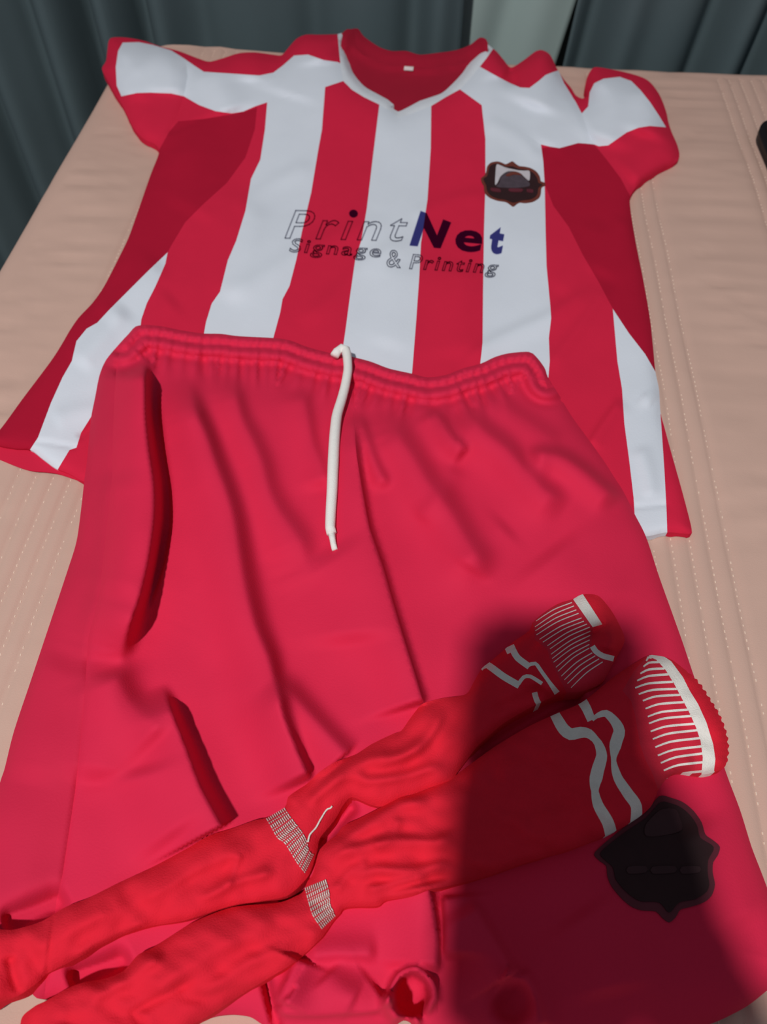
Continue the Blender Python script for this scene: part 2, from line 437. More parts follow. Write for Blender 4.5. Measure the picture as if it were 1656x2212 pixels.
# ------------------------------------------------------------------ jersey
J_OUT = [(744,71),(728,74),(690,75),(660,75),(640,84),(622,104),(608,119),(590,118),(550,113),(515,115),(480,126),(452,133),(430,127),(385,110),(345,100),(310,88),(270,81),(238,83),(232,108),
         (229,132),(220,148),(229,168),(245,197),(264,226),(275,250),(290,279),(310,300),(335,312),(343,330),(325,378),(300,450),(278,512),(255,560),(225,618),(200,654),(170,686),(150,715),(135,741),(110,780),(50,860),(0,928),
         (-28,950),(0,963),(35,969),(65,971),(92,991),(119,1011),(150,1024),(180,1040),(250,1060),(600,1100),(1100,1150),(1300,1165),(1393,1159),(1440,1150),(1488,1153),(1493,1141),(1473,1062),(1450,980),(1435,925),
         (1426,890),(1423,842),(1415,802),(1410,750),(1403,685),(1388,600),(1372,520),(1360,440),(1366,414),(1388,391),(1428,366),(1458,352),(1467,338),(1463,315),(1450,285),(1443,263),(1438,240),(1423,203),(1398,173),(1358,158),
         (1298,146),(1280,147),(1268,166),(1263,190),(1267,207),(1257,213),(1243,206),(1233,190),(1218,172),(1203,149),(1188,119),(1173,109),(1158,110),(1128,132),(1103,146),(1088,130),(1073,112),(1063,104),(1049,94),
         (1036,105),(1017,129),(999,157),(975,183),(954,201),(930,210),(906,218),(882,231),(859,241),(847,231),(850,226),(837,215),(813,202),(786,186),(762,157),(752,125),(746,93)]
jo = cr(J_OUT, True, 7)
trim_in_l = [(744,71),(746,93),(752,125),(762,157),(786,186),(813,202),(837,215),(850,226),(859,241)]
trim_in_r = [(859,241),(882,231),(906,218),(930,210),(954,201),(975,183),(999,157),(1017,129),(1036,105),(1049,94)]
trim_out_r = [(1065,105),(1051,125),(1036,144),(1015,170),(993,193),(962,210),(931,229),(890,245),(860,254)]
trim_out_l = [(845,242),(819,226),(786,210),(760,194),(741,175),(735,137),(732,109),(729,73)]
def dense(pts, step=7):
    out = []
    for a, b in zip(pts[:-1], pts[1:]):
        a, b = np.array(a, float), np.array(b, float); k = max(1, int(np.linalg.norm(b-a)/step)); out += [a+(b-a)*i/k for i in range(k)]
    return np.array(out)
def poly(pts, step=8): return cr(pts, True, step)
def closedd(pts, step=8): return dense(list(pts) + [pts[0]], step)
TRIM = closedd([(735,55)] + [(737,71)] + trim_in_l[1:] + trim_in_r[1:] + [(1056,85),(1075,95)] + trim_out_r + trim_out_l + [(722,60)], 7)
# the white shoulder bands run into the outer white stripes
L_ARM = [(397,115),(402,140),(405,165),(397,208)]
WST1 = closedd([(577,221),(572,280),(562,345),(542,386),(530,455),(510,520),(492,562),(475,630),(457,656),(445,695),(440,722),(400,850),(560,850),(590,730),(605,675),(610,646),(625,618),(640,560),(652,500),(672,415),(686,330),(695,280),(702,188)], 8)
LBAND = closedd([(741,175),(735,137),(729,134),(700,130),(665,118),(635,120),(610,142),(590,157),(560,163),(500,159),(440,155),(420,142),(397,126),(403,145),(405,165),(397,208),(430,227),(465,240),(500,245),(525,241),(550,230),(577,221),(702,188)], 7)
RST1 = None
WST2 = closedd([(860,254),(845,242),(819,226),(805,340),(792,450),(780,520),(767,560),(755,645),(745,720),(740,752),(720,900),(880,900),(890,802),(898,700),(905,600),(909,525),(923,430),(930,320),(931,229),(890,245)], 8)
WST3 = closedd([(1040,227),(1048,300),(1048,400),(1045,500),(1043,625),(1042,740),(1037,785),(1030,900),(1180,900),(1184,815),(1187,780),(1185,730),(1190,687),(1188,660),(1180,575),(1178,500),(1176,400),(1173,350),(1168,312)], 8)
RBAND = closedd([(993,193),(1015,170),(1036,144),(1068,162),(1098,178),(1123,189),(1143,190),(1163,175),(1178,162),(1193,156),(1206,152),(1218,180),(1243,220),(1256,245),(1268,280),(1278,300),(1283,312),(1263,310),(1248,309),(1208,320),(1188,317),(1168,312),(1040,227)], 7)
LSLW = closedd([(265,92),(300,91),(330,97),(370,109),(397,126),(403,145),(405,165),(397,208),(370,202),(325,200),(295,201),(262,208),(252,185),(250,145),(255,110)], 7)
LSL = closedd([(397,126),(403,145),(405,165),(397,208),(385,245),(365,285),(343,325),(300,345),(150,260),(150,40),(340,60)], 7)
RSLW = closedd([(1256,245),(1270,230),(1273,200),(1283,180),(1303,170),(1338,166),(1363,175),(1383,195),(1403,220),(1423,250),(1438,275),(1403,272),(1378,276),(1353,286),(1333,300),(1313,314),(1293,316),(1283,312),(1278,300),(1268,280)], 7)
RSL = closedd([(1235,208),(1243,220),(1256,245),(1268,280),(1278,300),(1283,312),(1310,345),(1340,385),(1364,430),(1500,470),(1540,200),(1300,90),(1230,180)], 7)
LSIDE = closedd([(362,545),(320,585),(275,630),(235,670),(210,697),(187,710),(165,737),(155,780),(135,815),(110,870),(82,945),(65,971),(60,1000),(115,1030),(150,972),(165,967),(175,935),(200,895),(240,840),(300,740),(305,690),(317,655),(335,620),(357,570)], 8)
RSIDE = closedd([(1323,667),(1358,720),(1393,765),(1415,803),(1430,820),(1436,880),(1426,895),(1430,950),(1435,1025),(1439,1100),(1441,1160),(1393,1170),(1370,1110),(1368,1075),(1358,990),(1348,915),(1343,840),(1333,780),(1329,735)], 8)
LDARK = closedd([(365,285),(385,262),(440,257),(500,247),(530,241),(555,232),(550,280),(530,340),(490,395),(440,440),(400,480),(370,530),(362,545),(320,585),(275,630),(235,670),(210,697),(187,710),(165,737),(155,780),(135,815),(110,870),(82,945),(65,971),(-60,990),(-80,600),(200,400),(320,345),(343,325)], 8)
RDARK = closedd([(1170,320),(1188,317),(1208,320),(1248,309),(1263,310),(1283,312),(1310,345),(1340,385),(1364,430),(1400,480),(1460,700),(1440,800),(1415,803),(1393,765),(1358,720),(1323,667),(1293,610),(1258,550),(1228,490),(1195,445),(1177,400),(1173,350)], 8)
J_FOLDS = [  # path, mm, width left/below, width right/above
    ([(985,800),(1060,740),(1190,680),(1300,610)], 3.2, 26, 14), ([(1180,800),(1240,720),(1320,610)], 2.6, 18, 14),
    ([(1270,970),(1300,920),(1345,860)], 3.5, 20, 9), ([(470,640),(560,600),(700,520),(850,470)], 2.4, 30, 20),
    ([(640,700),(720,640),(800,560),(900,520)], 2.4, 26, 18), ([(500,460),(580,400),(680,350)], 2.0, 22, 16),
    ([(880,470),(980,430),(1060,420)], 1.5, 20, 14), ([(1040,260),(1110,290),(1180,350)], 2.0, 22, 18),
    ([(215,690),(290,620),(350,560)], 3.5, 34, 24), ([(160,790),(225,720),(275,660)], 4.0, 30, 26), ([(110,905),(160,890),(230,880)], 2.0, 24, 18),
    ([(300,760),(330,690),(380,640)], 2.6, 34, 34), ([(1290,600),(1330,520),(1350,460)], 2.6, 36, 26), ([(1200,640),(1260,560),(1290,470)], 2.0, 34, 28),
    ([(265,95),(290,150),(280,220)], 4.0, 40, 40), ([(335,100),(365,150),(365,210)], 5.0, 44, 30), ([(455,140),(480,195),(500,250)], 4.5, 34, 40), ([(600,120),(635,150),(620,215)], 3.0, 70, 50),
    ([(690,70),(700,140)], 4.5, 44, 34), ([(550,110),(545,180)], 3.5, 34, 30),
    ([(1172,105),(1178,160),(1150,240)], 7.0, 54, 44), ([(1075,105),(1085,170)], 5.0, 30, 24), ([(1260,230),(1200,280),(1170,320)], 2.6, 34, 40),
    ([(1300,150),(1325,225),(1300,320)], 7.0, 48, 48), ([(1395,180),(1405,240),(1390,300)], 6.0, 36, 36), ([(1450,280),(1400,340),(1350,390)], 5.0, 40, 36),
    ([(737,75),(741,115),(748,150),(770,182),(800,203),(835,222),(858,246)], 1.6, 7, 7, 0.03), ([(858,246),(895,232),(945,213),(985,184),(1018,146),(1056,98)], 1.6, 7, 7, 0.03),
    ([(390,300),(440,380),(400,470)], 3.0, 60, 60), ([(560,430),(530,560),(490,660)], 2.4, 40, 30), ([(1000,560),(990,690),(1000,780)], 2.5, 60, 50),
    ([(860,560),(850,680),(830,760)], 2.0, 40, 50), ([(1380,960),(1400,1020),(1410,1080)], 2.5, 18, 18), ([(1390,850),(1410,870)], 2.5, 20, 20),
]
J_VALL = [([(402,140),(405,165),(397,208),(385,245),(362,290)], -1.6, 7, 7), ([(1103,148),(1110,185)], -6, 14, 14), ([(1243,220),(1262,265),(1283,312)], -1.6, 7, 7), ([(1150,320),(1300,316)], -0.8, 10, 10),
          ([(70,952),(115,958),(170,968)], -1.6, 5, 5), ([(1365,1095),(1445,1088)], -1.8, 5, 5), ([(170,945),(200,920),(225,880)], -2.5, 7, 7), ([(365,285),(440,257),(555,232)], -1.2, 5, 5)]
def H_j(P):
    P = np.asarray(P, float)
    d = edged(P, jo)
    neck = np.exp(-((P[:, 0] - 890) / 260) ** 2) * sst(-P[:, 1], -300, -90)
    far = sst(-P[:, 1], -420, -120)
    z = lift(P) + 0.0025 + (0.0050 + 0.010 * far) * (1 - np.exp(-d / (10 + 12 * far))) + 0.008 * neck * sst(d, 0, 14)
    z = z + 0.004 * far
    for f in J_FOLDS: z = z + 0.001 * fold(P, f[0], *f[1:]) * np.clip(d / 8 + 0.25, 0, 1)
    for f in J_VALL: z = z + 0.001 * fold(P, f[0], *f[1:], 0.05)
    z = z + waves(P, 9, 210, 0.0007, 21)
    return np.maximum(z, lift(P) + 0.0022)

jroot = empty('football_jersey', tuple(pw([(800, 640)], 0)[0])); JO = np.array(jroot.location)
tag(jroot, 'red and white striped football jersey with printed lettering spread on the bed', 'jersey')
def shift(objs, o0):               # move mesh data into the frame of the parent's origin
    for o in objs:
        if o.type == 'MESH' and not o.get('shifted'):
            o.data.transform(Matrix.Translation(-Vector(o0)))
jparts = list(sheet(jo, [('collar_trim', TRIM, M['jtrim']), ('sleeve_panel', LSLW, M['jwhite']), ('sleeve_panel', RSLW, M['jwhite']), ('sleeve', LSL, M['jred']), ('sleeve', RSL, M['jred']),
    ('shoulder_panel', LBAND, M['jwhite']), ('shoulder_panel', RBAND, M['jwhite']), ('stripe', WST1, M['jwhite']), ('stripe', WST2, M['jwhite']), ('stripe', WST3, M['jwhite']),
    ('side_panel', LSIDE, M['jwhite']), ('side_panel', RSIDE, M['jwhite']), ('underarm_panel', LDARK, M['jdark']), ('underarm_panel', RDARK, M['jdark'])],
    ('front_panel', M['jred']), H_j, 7.0, jroot, drop=onbed).values())
jparts[1].parent = jparts[3]; jparts[2].parent = jparts[4]
for o in jparts:
    if o.data.materials[0] is M['jwhite']: o['label'] = 'white ' + o.name.split('.')[0].replace('_', ' ')
# back panel: seen through the neck and below the front hem
BK = cr([(742,68),(758,63),(773,62),(786,79),(818,101),(845,110),(877,110),(906,118),(946,114),(986,108),(1015,97),(1037,81),(1053,92),(1046,150),(1005,200),(935,240),(862,262),(790,230),(745,180),(734,120)], True, 7)
def H_bk(P):
    P = np.asarray(P, float)
    d, _, _ = sdist(P, cr([(742,68),(773,62),(786,79),(818,101),(845,110),(877,110),(906,118),(946,114),(986,108),(1015,97),(1037,81),(1053,92)], step=10))
    e = np.minimum(np.abs(P[:, 0] - 742), np.abs(P[:, 0] - 1053))
    return lift(P) + 0.0035 + 0.011 * np.exp(-(d / 34) ** 2) + 0.012 * np.exp(-(e / 36) ** 2) * sst(-P[:, 1], -170, -80) + 0.0016 * np.exp(-((d - 34) / 5) ** 2) + waves(P, 5, 90, 0.0006, 4)
COLB = closedd([(730,40),(1070,40),(1060,110),(1035,120),(1000,137),(946,144),(906,147),(877,141),(845,140),(812,131),(782,118),(771,105),(765,64),(745,60)], 7)
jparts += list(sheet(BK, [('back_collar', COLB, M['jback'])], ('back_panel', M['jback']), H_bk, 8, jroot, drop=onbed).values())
BH = cr([(-26,955),(-26,985),(0,993),(60,1015),(120,1022),(180,1041),(250,1060),(250,950),(100,945),(10,952)], True, 8)
jparts += list(sheet(BH, [], ('back_hem', M['jred']), lambda P: 0.0028 + 0 * P[:, 0], 10, jroot, drop=0.0010).values())
jparts.append(patch('neck_label', closedd([(873,143),(893,144),(892,151),(872,150)], 5), H_bk, 0.0012, 5, M['label'], jroot))
jparts[-1]['label'] = 'tiny white neck label'

# --- badge printed on the jersey
def zb(pts, ox=1000, oy=320, s=220/1656): return [(ox + x*s, oy + y*s) for x, y in pts]
B1 = [(290,490),(340,450),(375,380),(390,300),(450,235),(560,215),(640,240),(690,262),(740,240),(800,212),(850,250),(910,290),(1000,300),(1100,325),(1190,380),(1245,460),(1265,540),(1330,560),(1340,600),(1275,640),(1262,740),(1230,810),(1130,870),(1000,890),(930,880),(880,900),(815,948),(750,905),(690,870),(560,850),(430,800),(350,720),(335,610),(305,560)]
B2 = [(330,495),(385,460),(410,380),(430,300),(480,262),(560,250),(640,278),(700,300),(800,295),(900,335),(1000,345),(1090,370),(1160,420),(1210,500),(1222,560),(1290,590),(1225,640),(1210,730),(1170,790),(1080,830),(960,845),(815,880),(690,835),(560,815),(450,765),(390,690),(375,600)]
BWH = [(545,265),(620,285),(700,318),(800,340),(900,360),(1000,365),(1080,375),(1075,520),(1000,470),(940,410),(860,375),(740,370),(660,410),(600,470),(560,560),(520,590),(525,420)]
BGR = [(590,560),(605,480),(660,420),(750,380),(850,380),(930,420),(990,490),(1060,540),(1080,610),(900,640),(700,640),(540,620)]
BAR = [(690,440),(740,405),(820,380),(900,400),(950,430),(900,430),(820,425),(750,450)]
for nm, pts, off, mk in (('badge', B1, 0.0006, 'badgeb'), ('badge_field', B2, 0.0011, 'badge'), ('badge_sky', BWH, 0.0016, 'badgew'), ('badge_dome', BGR, 0.0016, 'badgeg'), ('badge_arch', BAR, 0.0021, 'badgeb'),
                         ('badge_mark', [(450,645),(590,660),(610,710),(460,690)], 0.0016, 'badger'), ('badge_mark', [(750,655),(960,660),(950,705),(760,700)], 0.0016, 'badger'), ('badge_mark', [(1030,665),(1130,670),(1135,720),(1035,705)], 0.0016, 'badger')):
    jparts.append(patch(nm, cr(zb(pts), True, 4), H_j, off, 5, M[mk], jroot))
jb = [o for o in jparts if o.name.startswith('badge')]
jb[0]['label'] = 'dark plaque-shaped badge with brown border'
for o in jb[1:]: o.parent = jb[0]

# --- lettering
def text_raw(s, bold, fill):
    cu = bpy.data.curves.new('t', 'FONT'); cu.body = s; cu.size = 1; cu.offset = bold; cu.resolution_u = 4; cu.space_character = 1.0 + bold * 3.2
    cu.fill_mode = 'BOTH' if fill else 'NONE'
    ob = bpy.data.objects.new('t', cu); COL.objects.link(ob); bpy.context.view_layer.update()
    me = bpy.data.meshes.new_from_object(ob.evaluated_get(bpy.context.evaluated_depsgraph_get()))
    V = np.array([v.co[:2] for v in me.vertices]); E = [tuple(e.vertices) for e in me.edges]; F = [tuple(p.vertices) for p in me.polygons]
    bpy.data.objects.remove(ob); bpy.data.curves.remove(cu); bpy.data.meshes.remove(me)
    return V, E, F
def text_map(V, quad, shear, xr, yr):
    (bl, br, tl, tr) = [np.array(q, float) for q in quad]
    a = (V[:, 0] - xr[0]) / (xr[1] - xr[0]); b = (V[:, 1] - yr[0]) / (yr[1] - yr[0])
    a = a[:, None]; b = b[:, None]
    return (1-b) * ((1-a)*bl + a*br) + b * ((1-a)*tl + a*tr)
def lettering(name, s, quad, bold, fill, m, off=0.0010, wpx=2.1, fit=False):
    V, E, F = text_raw(s, bold, fill)
    cap = 0.73; xr = (V[:, 0].min(), V[:, 0].max())
    Q = text_map(V, quad, 0, xr, (V[:, 1].min(), V[:, 1].max()) if fit else (0.0, cap))
    if fill:
        bm = bmesh.new(); vs_ = [bm.verts.new((p[0], p[1], 0)) for p in Q]
        for f in F:
            try: bm.faces.new([vs_[i] for i in f])
            except ValueError: pass
        bmesh.ops.triangulate(bm, faces=bm.faces[:])
        for _ in range(3):
            le = [e for e in bm.edges if e.calc_length() > 8]
            if not le: break
            bmesh.ops.subdivide_edges(bm, edges=le, cuts=1); bmesh.ops.triangulate(bm, faces=bm.faces[:])
        bm.verts.index_update(); P = np.array([v.co[:2] for v in bm.verts]); FF = [[v.index for v in f.verts] for f in bm.faces]; bm.free()
    else:
        P, FF = [], []
        for a, b in E:
            p, q = Q[a], Q[b]; d = q - p; L = np.linalg.norm(d)
            if L < 1e-6: continue
            nn = np.array([-d[1], d[0]]) / L * wpx / 2; ex = d / L * wpx * 0.35
            k = max(1, int(L / 8))
            for i in range(k):
                u, w = p + d*i/k, p + d*(i+1)/k
                if i == 0: u = u - ex
                if i == k-1: w = w + ex
                s0 = len(P); P += [u+nn, w+nn, w-nn, u-nn]; FF.append([s0, s0+1, s0+2, s0+3])
        P = np.array(P)
    W = pw(P, H_j(P) + off)
    o = mesh_from(name, W, FF, m, jroot, smooth=False); jparts.append(o); return o
for ch, q, b in (('N', [(884,530),(951,536),(908,455),(974,480)], 0.05), ('e', [(980,541),(1037,546),(986,494),(1046,500)], 0.026), ('t', [(1053,546),(1082,550),(1061,486),(1093,493)], 0.055)):
    o = lettering('lettering', ch, q, b, True, M['navy'], fit=True); o['label'] = 'navy blue letter ' + ch
o = lettering('lettering', 'Pr\u0131nt', [(615,514),(866,520),(640,450),(892,456)], 0.068, False, M['outline']); o['label'] = 'outlined letters Print'
o = lettering('lettering', 'Signage', [(624,543),(820,555),(634,513),(826,528)], 0.058, False, M['outline'], wpx=2.0); o['label'] = 'outlined letters Signage'
lettering('lettering', '&', [(834,575),(864,578),(840,535),(866,540)], 0.058, False, M['outline'], wpx=2.0)
o = lettering('lettering', 'Printing', [(884,580),(1070,590),(893,547),(1080,562)], 0.058, False, M['outline'], wpx=2.0); o['label'] = 'outlined letters Printing'
a = np.linspace(0, 2*math.pi, 18, endpoint=False)
jparts.append(mesh_from('letter_dot', pw(np.stack([763 + 9.5*np.cos(a), 461 + 8.5*np.sin(a)], 1), H_j(np.stack([763 + 9.5*np.cos(a), 461 + 8.5*np.sin(a)], 1)) + 0.001), [list(range(18))], M['navy'], jroot, smooth=False))
shift(jparts, JO)

# ------------------------------------------------------------------ shorts
WAIST = [(262,738),(277,722),(293,705),(316,702),(350,705),(389,713),(436,720),(476,721),(516,726),(589,730),(625,735),(665,750),(715,763),(757,770),(800,781),(840,796),(889,807),(923,815),(962,810),(999,796),(1039,785),(1069,771),(1099,763),(1142,760),(1158,771),(1176,795),(1183,815)]
S_OUT = WAIST + [(1205,850),(1235,900),(1275,955),(1310,1005),(1345,1060),(1370,1110),(1395,1160),(1423,1245),(1448,1315),(1473,1385),(1493,1445),(1530,1555),(1568,1670),(1598,1750),(1623,1830),(1648,1895),(1690,2010),(1715,2085),
     (1656,2140),(1597,2183),(1500,2222),(1300,2250),(1180,2258),(1000,2240),(905,2222),(886,2207),(872,2203),(858,2212),(835,2228),(700,2240),(605,2235),(566,2213),(540,2197),(500,2191),(460,2195),(415,2207),(340,2200),(250,2175),(150,2165),(100,2158),(72,2150),
     (40,2075),(-20,2030),(-75,1985),(-40,1820),(0,1690),(10,1660),(30,1580),(65,1475),(100,1370),(145,1235),(165,1170),(175,1100),(182,1038),(187,1000),(192,950),(197,900),(205,860),(215,810),(230,776)]
so_ = cr(S_OUT, True, 8); wst = cr(WAIST, step=8)
SEAM = [(262,742),(252,790),(247,850),(242,1000),(242,1030),(232,1125),(215,1280),(190,1380),(185,1470),(175,1590),(162,1710),(150,1790),(135,1890),(122,1945),(110,2030),(95,2160)]
S_FOLDS = [  # path (runs down: left width, right width), mm
    ([(298,765),(308,800),(310,900),(318,980),(328,1050),(328,1120),(316,1210),(298,1285),(276,1345),(256,1410),(250,1460)], 34, [50, 80, 90, 90, 70], [12, 16, 19, 19, 26], 0.08, 0.2),
    ([(346,815),(352,879),(362,962),(374,1040),(377,1125),(364,1200),(347,1260),(322,1325),(302,1365)], 8, 7, 120, 0.2, 0.25),
    ([(235,1440),(262,1500),(300,1550),(350,1600)], 9, 70, 34),
    ([(345,1478),(372,1550),(402,1630),(428,1700),(476,1792)], 25, [60, 90, 100], [12, 17, 20], 0.2, 0.03),
    ([(398,815),(418,886),(440,939),(460,999),(482,1060),(500,1125),(520,1250),(545,1350),(574,1420),(592,1490),(607,1550),(638,1625),(668,1690)], 19, [40, 70, 80, 90, 70], [18, 26, 30, 22, 11], 0.10, 0.03),
    ([(500,805),(504,850),(518,905),(542,955),(560,1000),(575,1060),(600,1110),(642,1170),(658,1230),(684,1270)], 11, [40, 60, 70], [18, 26, 34], 0.12, 0.25),
    ([(590,1460),(655,1535),(705,1590),(748,1636)], 12, 60, 26, 0.25, 0.05),
    ([(645,835),(658,892),(670,956),(686,1000),(704,1060)], 7, 40, 18, 0.15),
    ([(752,880),(760,930),(768,985),(779,1060),(794,1140),(822,1225),(839,1285),(863,1365),(892,1460),(913,1526)], 15, [40, 80, 90, 80], [12, 9, 9, 10], 0.15, 0.03),
    ([(768,890),(783,932),(800,982),(814,1015),(840,1060)], 7, 24, 14),
    ([(838,879),(852,936),(888,992),(925,1052),(960,1095),(1010,1180),(1060,1260)], 13, 60, 30),
    ([(930,879),(974,949),(1012,980)], 9, 34, 14), ([(990,879),(1040,932),(1090,972),(1120,1005),(1165,1055),(1230,1100)], 12, 50, 24),
    ([(1130,985),(1200,985),(1248,1012),(1300,1055),(1340,1090)], 13, 40, 17), ([(1040,850),(1100,890),(1160,930),(1210,970)], 5, 34, 22),
    ([(985,1000),(960,1060),(900,1130)], 3, 20, 26), ([(1010,1240),(1060,1170),(1100,1130)], 4, 40, 40), ([(1180,1180),(1240,1260),(1290,1340)], 6, 80, 70),
    ([(700,1180),(740,1260),(760,1400)], 7, 80, 70), ([(248,1010),(262,1150),(240,1300)], 7, 50, 50), ([(215,1420),(222,1560),(205,1700)], 9, 60, 70),
    ([(300,1650),(340,1760),(380,1820)], 7, 80, 60), ([(60,1700),(90,1560),(130,1400)], 4, 50, 50),
    # hollows under the sock feet
    ([(0,2004),(70,1972),(155,1938)], -18, 30, 30, 0.22), ([(140,2122),(215,2096),(290,2064)], -18, 26, 26, 0.2), ([(1010,1645),(1100,1585),(1200,1528),(1270,1500)], -14, 20, 20, 0.12), ([(690,1835),(730,1780),(770,1730)], -12, 14, 14, 0.15),
    ([(600,1948),(640,1930),(668,1895)], -10, 14, 14, 0.1),
    # left leg hem, its rolled corner and the gap between the legs
    ([(596,2172),(612,2187),(669,2191),(734,2187),(814,2180),(840,2160)], 9, 8, 70, 0.05), ([(655,2066),(720,2058),(821,2060)], 6, 16, 36), ([(646,2066),(628,2110),(602,2168)], 11, 10, 44, 0.1),
    ([(836,2184),(842,2148),(864,2106),(898,2094),(930,2120),(938,2156),(912,2194)], 15, 16, 9, 0.12), ([(918,1900),(930,1960),(940,2040),(934,2110)], 16, 80, 11, 0.1, 0.15), ([(962,1930),(966,1990),(964,2080)], 10, 9, 60, 0.1, 0.2),
    ([(915,2204),(872,2206),(842,2180),(838,2140)], 20, 14, 14, 0.15), ([(700,2100),(740,2140),(775,2160)], 5, 40, 34),
    ([(1010,1940),(1055,2015),(1110,2108)], 10, 70, 14, 0.2, 0.04), ([(1172,2225),(1150,2150),(1133,2112),(1112,2112),(1088,2098)], 9, 16, 50, 0.1, 0.05), ([(1240,1960),(1300,2060),(1330,2160)], 6, 70, 70),
    ([(572,2110),(583,2160),(598,2225)], -13, 10, 13, 0.1), ([(1500,1760),(1570,1900),(1620,2010)], 5, 60, 50),
]
def guides(folds, lim=15):           # mesh lines that follow the steep folds
    out = []
    for f in folds:
        f = (f[0], f[1], np.mean(f[2]), np.mean(f[3]))
        if min(f[2], f[3]) > lim or abs(f[1]) < 8: continue
        p = cr(f[0], step=9); t = np.gradient(p, axis=0); n = np.stack([-t[:, 1], t[:, 0]], 1); n /= np.linalg.norm(n, axis=1)[:, None]
        sd = -1 if f[3] <= f[2] else 1; w = min(f[2], f[3])
        out += [p + n * sd * w * k for k in (0.15, 0.75, 1.35)]
    return [l for l in out if inside(l, so_).all()]
def H_s(P, fine=True):
    P = np.asarray(P, float)
    d = edged(P, so_)
    dw, sw, tw = sdist(P, wst)
    body = sst(dw, 25, 170)
    z = 0.011 + 0.0075 * (1 - np.exp(-d / 16)) + 0.006 * body * sst(d, 0, 120)
    # elastic waistband: two gathered rolls
    ga = np.sin(tw * 2 * math.pi * 58 + 2.0 * np.sin(tw * 40)); gb = np.sin(tw * 2 * math.pi * 41 + 3.0 * np.sin(tw * 23))
    if fine:
        z = z + np.exp(-((dw - 9) / 8) ** 2) * (0.0045 + 0.0005 * ga) + np.exp(-((dw - 36) / 12) ** 2) * (0.0055 + 0.0003 * gb) - 0.0022 * np.exp(-((dw - 21) / 5) ** 2) - 0.0026 * np.exp(-((dw - 57) / 9) ** 2)
        z = z + 0.0009 * (ga * 0.6 + gb * 0.4) * sst(dw, 0, 6) * sst(-dw, -75, -45)
        z = z + np.exp(-((dw - 72) / 26) ** 2) * (0.0018 * gb + 0.0012 * np.sin(tw * 2 * math.pi * 23 + 1.0))
    for f in S_FOLDS:
        if not fine: f = (f[0], f[1] * 0.75, np.maximum(f[2], 45), np.maximum(f[3], 45)) + tuple(f[4:])
        if not fine and f[1] < 0: continue
        z = z + 0.001 * fold(P, f[0], *f[1:]) * np.clip(d / 14 + 0.2, 0, 1) * sst(dw, 30, 90)
    r2 = ((P[:, 0] - 888) / 30) ** 2 + ((P[:, 1] - 2148) / 38) ** 2
    if fine: z = z - 0.060 * np.exp(-r2 * r2) - 0.012 * np.exp(-(((P[:, 0] - 1108) / 44) ** 2 + ((P[:, 1] - 2165) / 44) ** 2) ** 2)
    z = z + 0.001 * fold(P, SEAM, -1.5, 5, 5, 0.03)
    z = z + waves(P, 8, 230, 0.0010, 31)
    return np.maximum(z, 0.0085 - (0.006 * np.exp(-r2 * r2) if fine else 0))

sroot = empty('football_shorts', tuple(pw([(760, 1500)], 0)[0])); SO = np.array(sroot.location)
tag(sroot, 'crimson football shorts with white drawstring lying over the jersey hem', 'shorts')
WB = np.vstack([cr([(x, y - 25) for x, y in WAIST], step=8), np.array([(1225,830)]), cr([(max(x, 268) + (6 if x < 300 else 0), y + 49 - (22 if x < 300 else 0) - (22 if x > 1160 else 0)) for x, y in WAIST[::-1]], step=8), np.array([(235,760)])])
SP = closedd([(262,700)] + SEAM + [(90,2240),(-140,2240),(-140,1500),(100,700)], 8)
LEGR = closedd([(764,790),(764,906),(770,985),(783,1060),(798,1140),(828,1225),(845,1285),(868,1365),(898,1460),(915,1520),(930,1650),(945,1800),(950,1947),(957,1990),(955,2063),(946,2117),(946,2300),(1800,2300),(1800,700),(1100,700)], 9)
sparts = list(sheet(so_, [('waistband', WB, M['sred']), ('side_panel', SP, M['sside']), ('leg_panel', LEGR, M['sred'])], ('leg_panel', M['sred']), H_s, 6.5, sroot,
    drop=lambda p, w: np.maximum(w[:, 2] - 0.012, 0.0012), lines=guides(S_FOLDS)).values())
# drawstring
ds = cr([(722,769),(728,760),(738,752),(747,756),(750,775),(751,800),(745,835),(737,865),(727,900),(722,950),(719,1010),(717,1060),(714,1110),(713,1140),(716,1153)], step=9)
zz = H_s(ds); zz = np.array([max(zz[max(0, i-4):i+5]) for i in range(len(zz))]); zz = np.convolve(np.pad(zz, 5, 'edge'), np.ones(11)/11, 'valid')
rad = np.interp(ds[:, 1], [745, 790, 900, 1000, 1100, 1156], [0.0038, 0.0036, 0.0040, 0.0041, 0.0037, 0.0034])
dstr = tube('drawstring', pw(ds, zz + rad * 0.9), rad, M['string'], sroot, 12); dstr['label'] = 'white cotton drawstring'
tp = np.array([(716,1152),(718,1165),(720,1176),(723,1188)], float)
tip = tube('drawstring_tip', pw(tp, zz[-1] + 0.0028), [0.0026, 0.0021, 0.0021, 0.0020], M['string'], dstr, 10)
sparts += [dstr, tip]
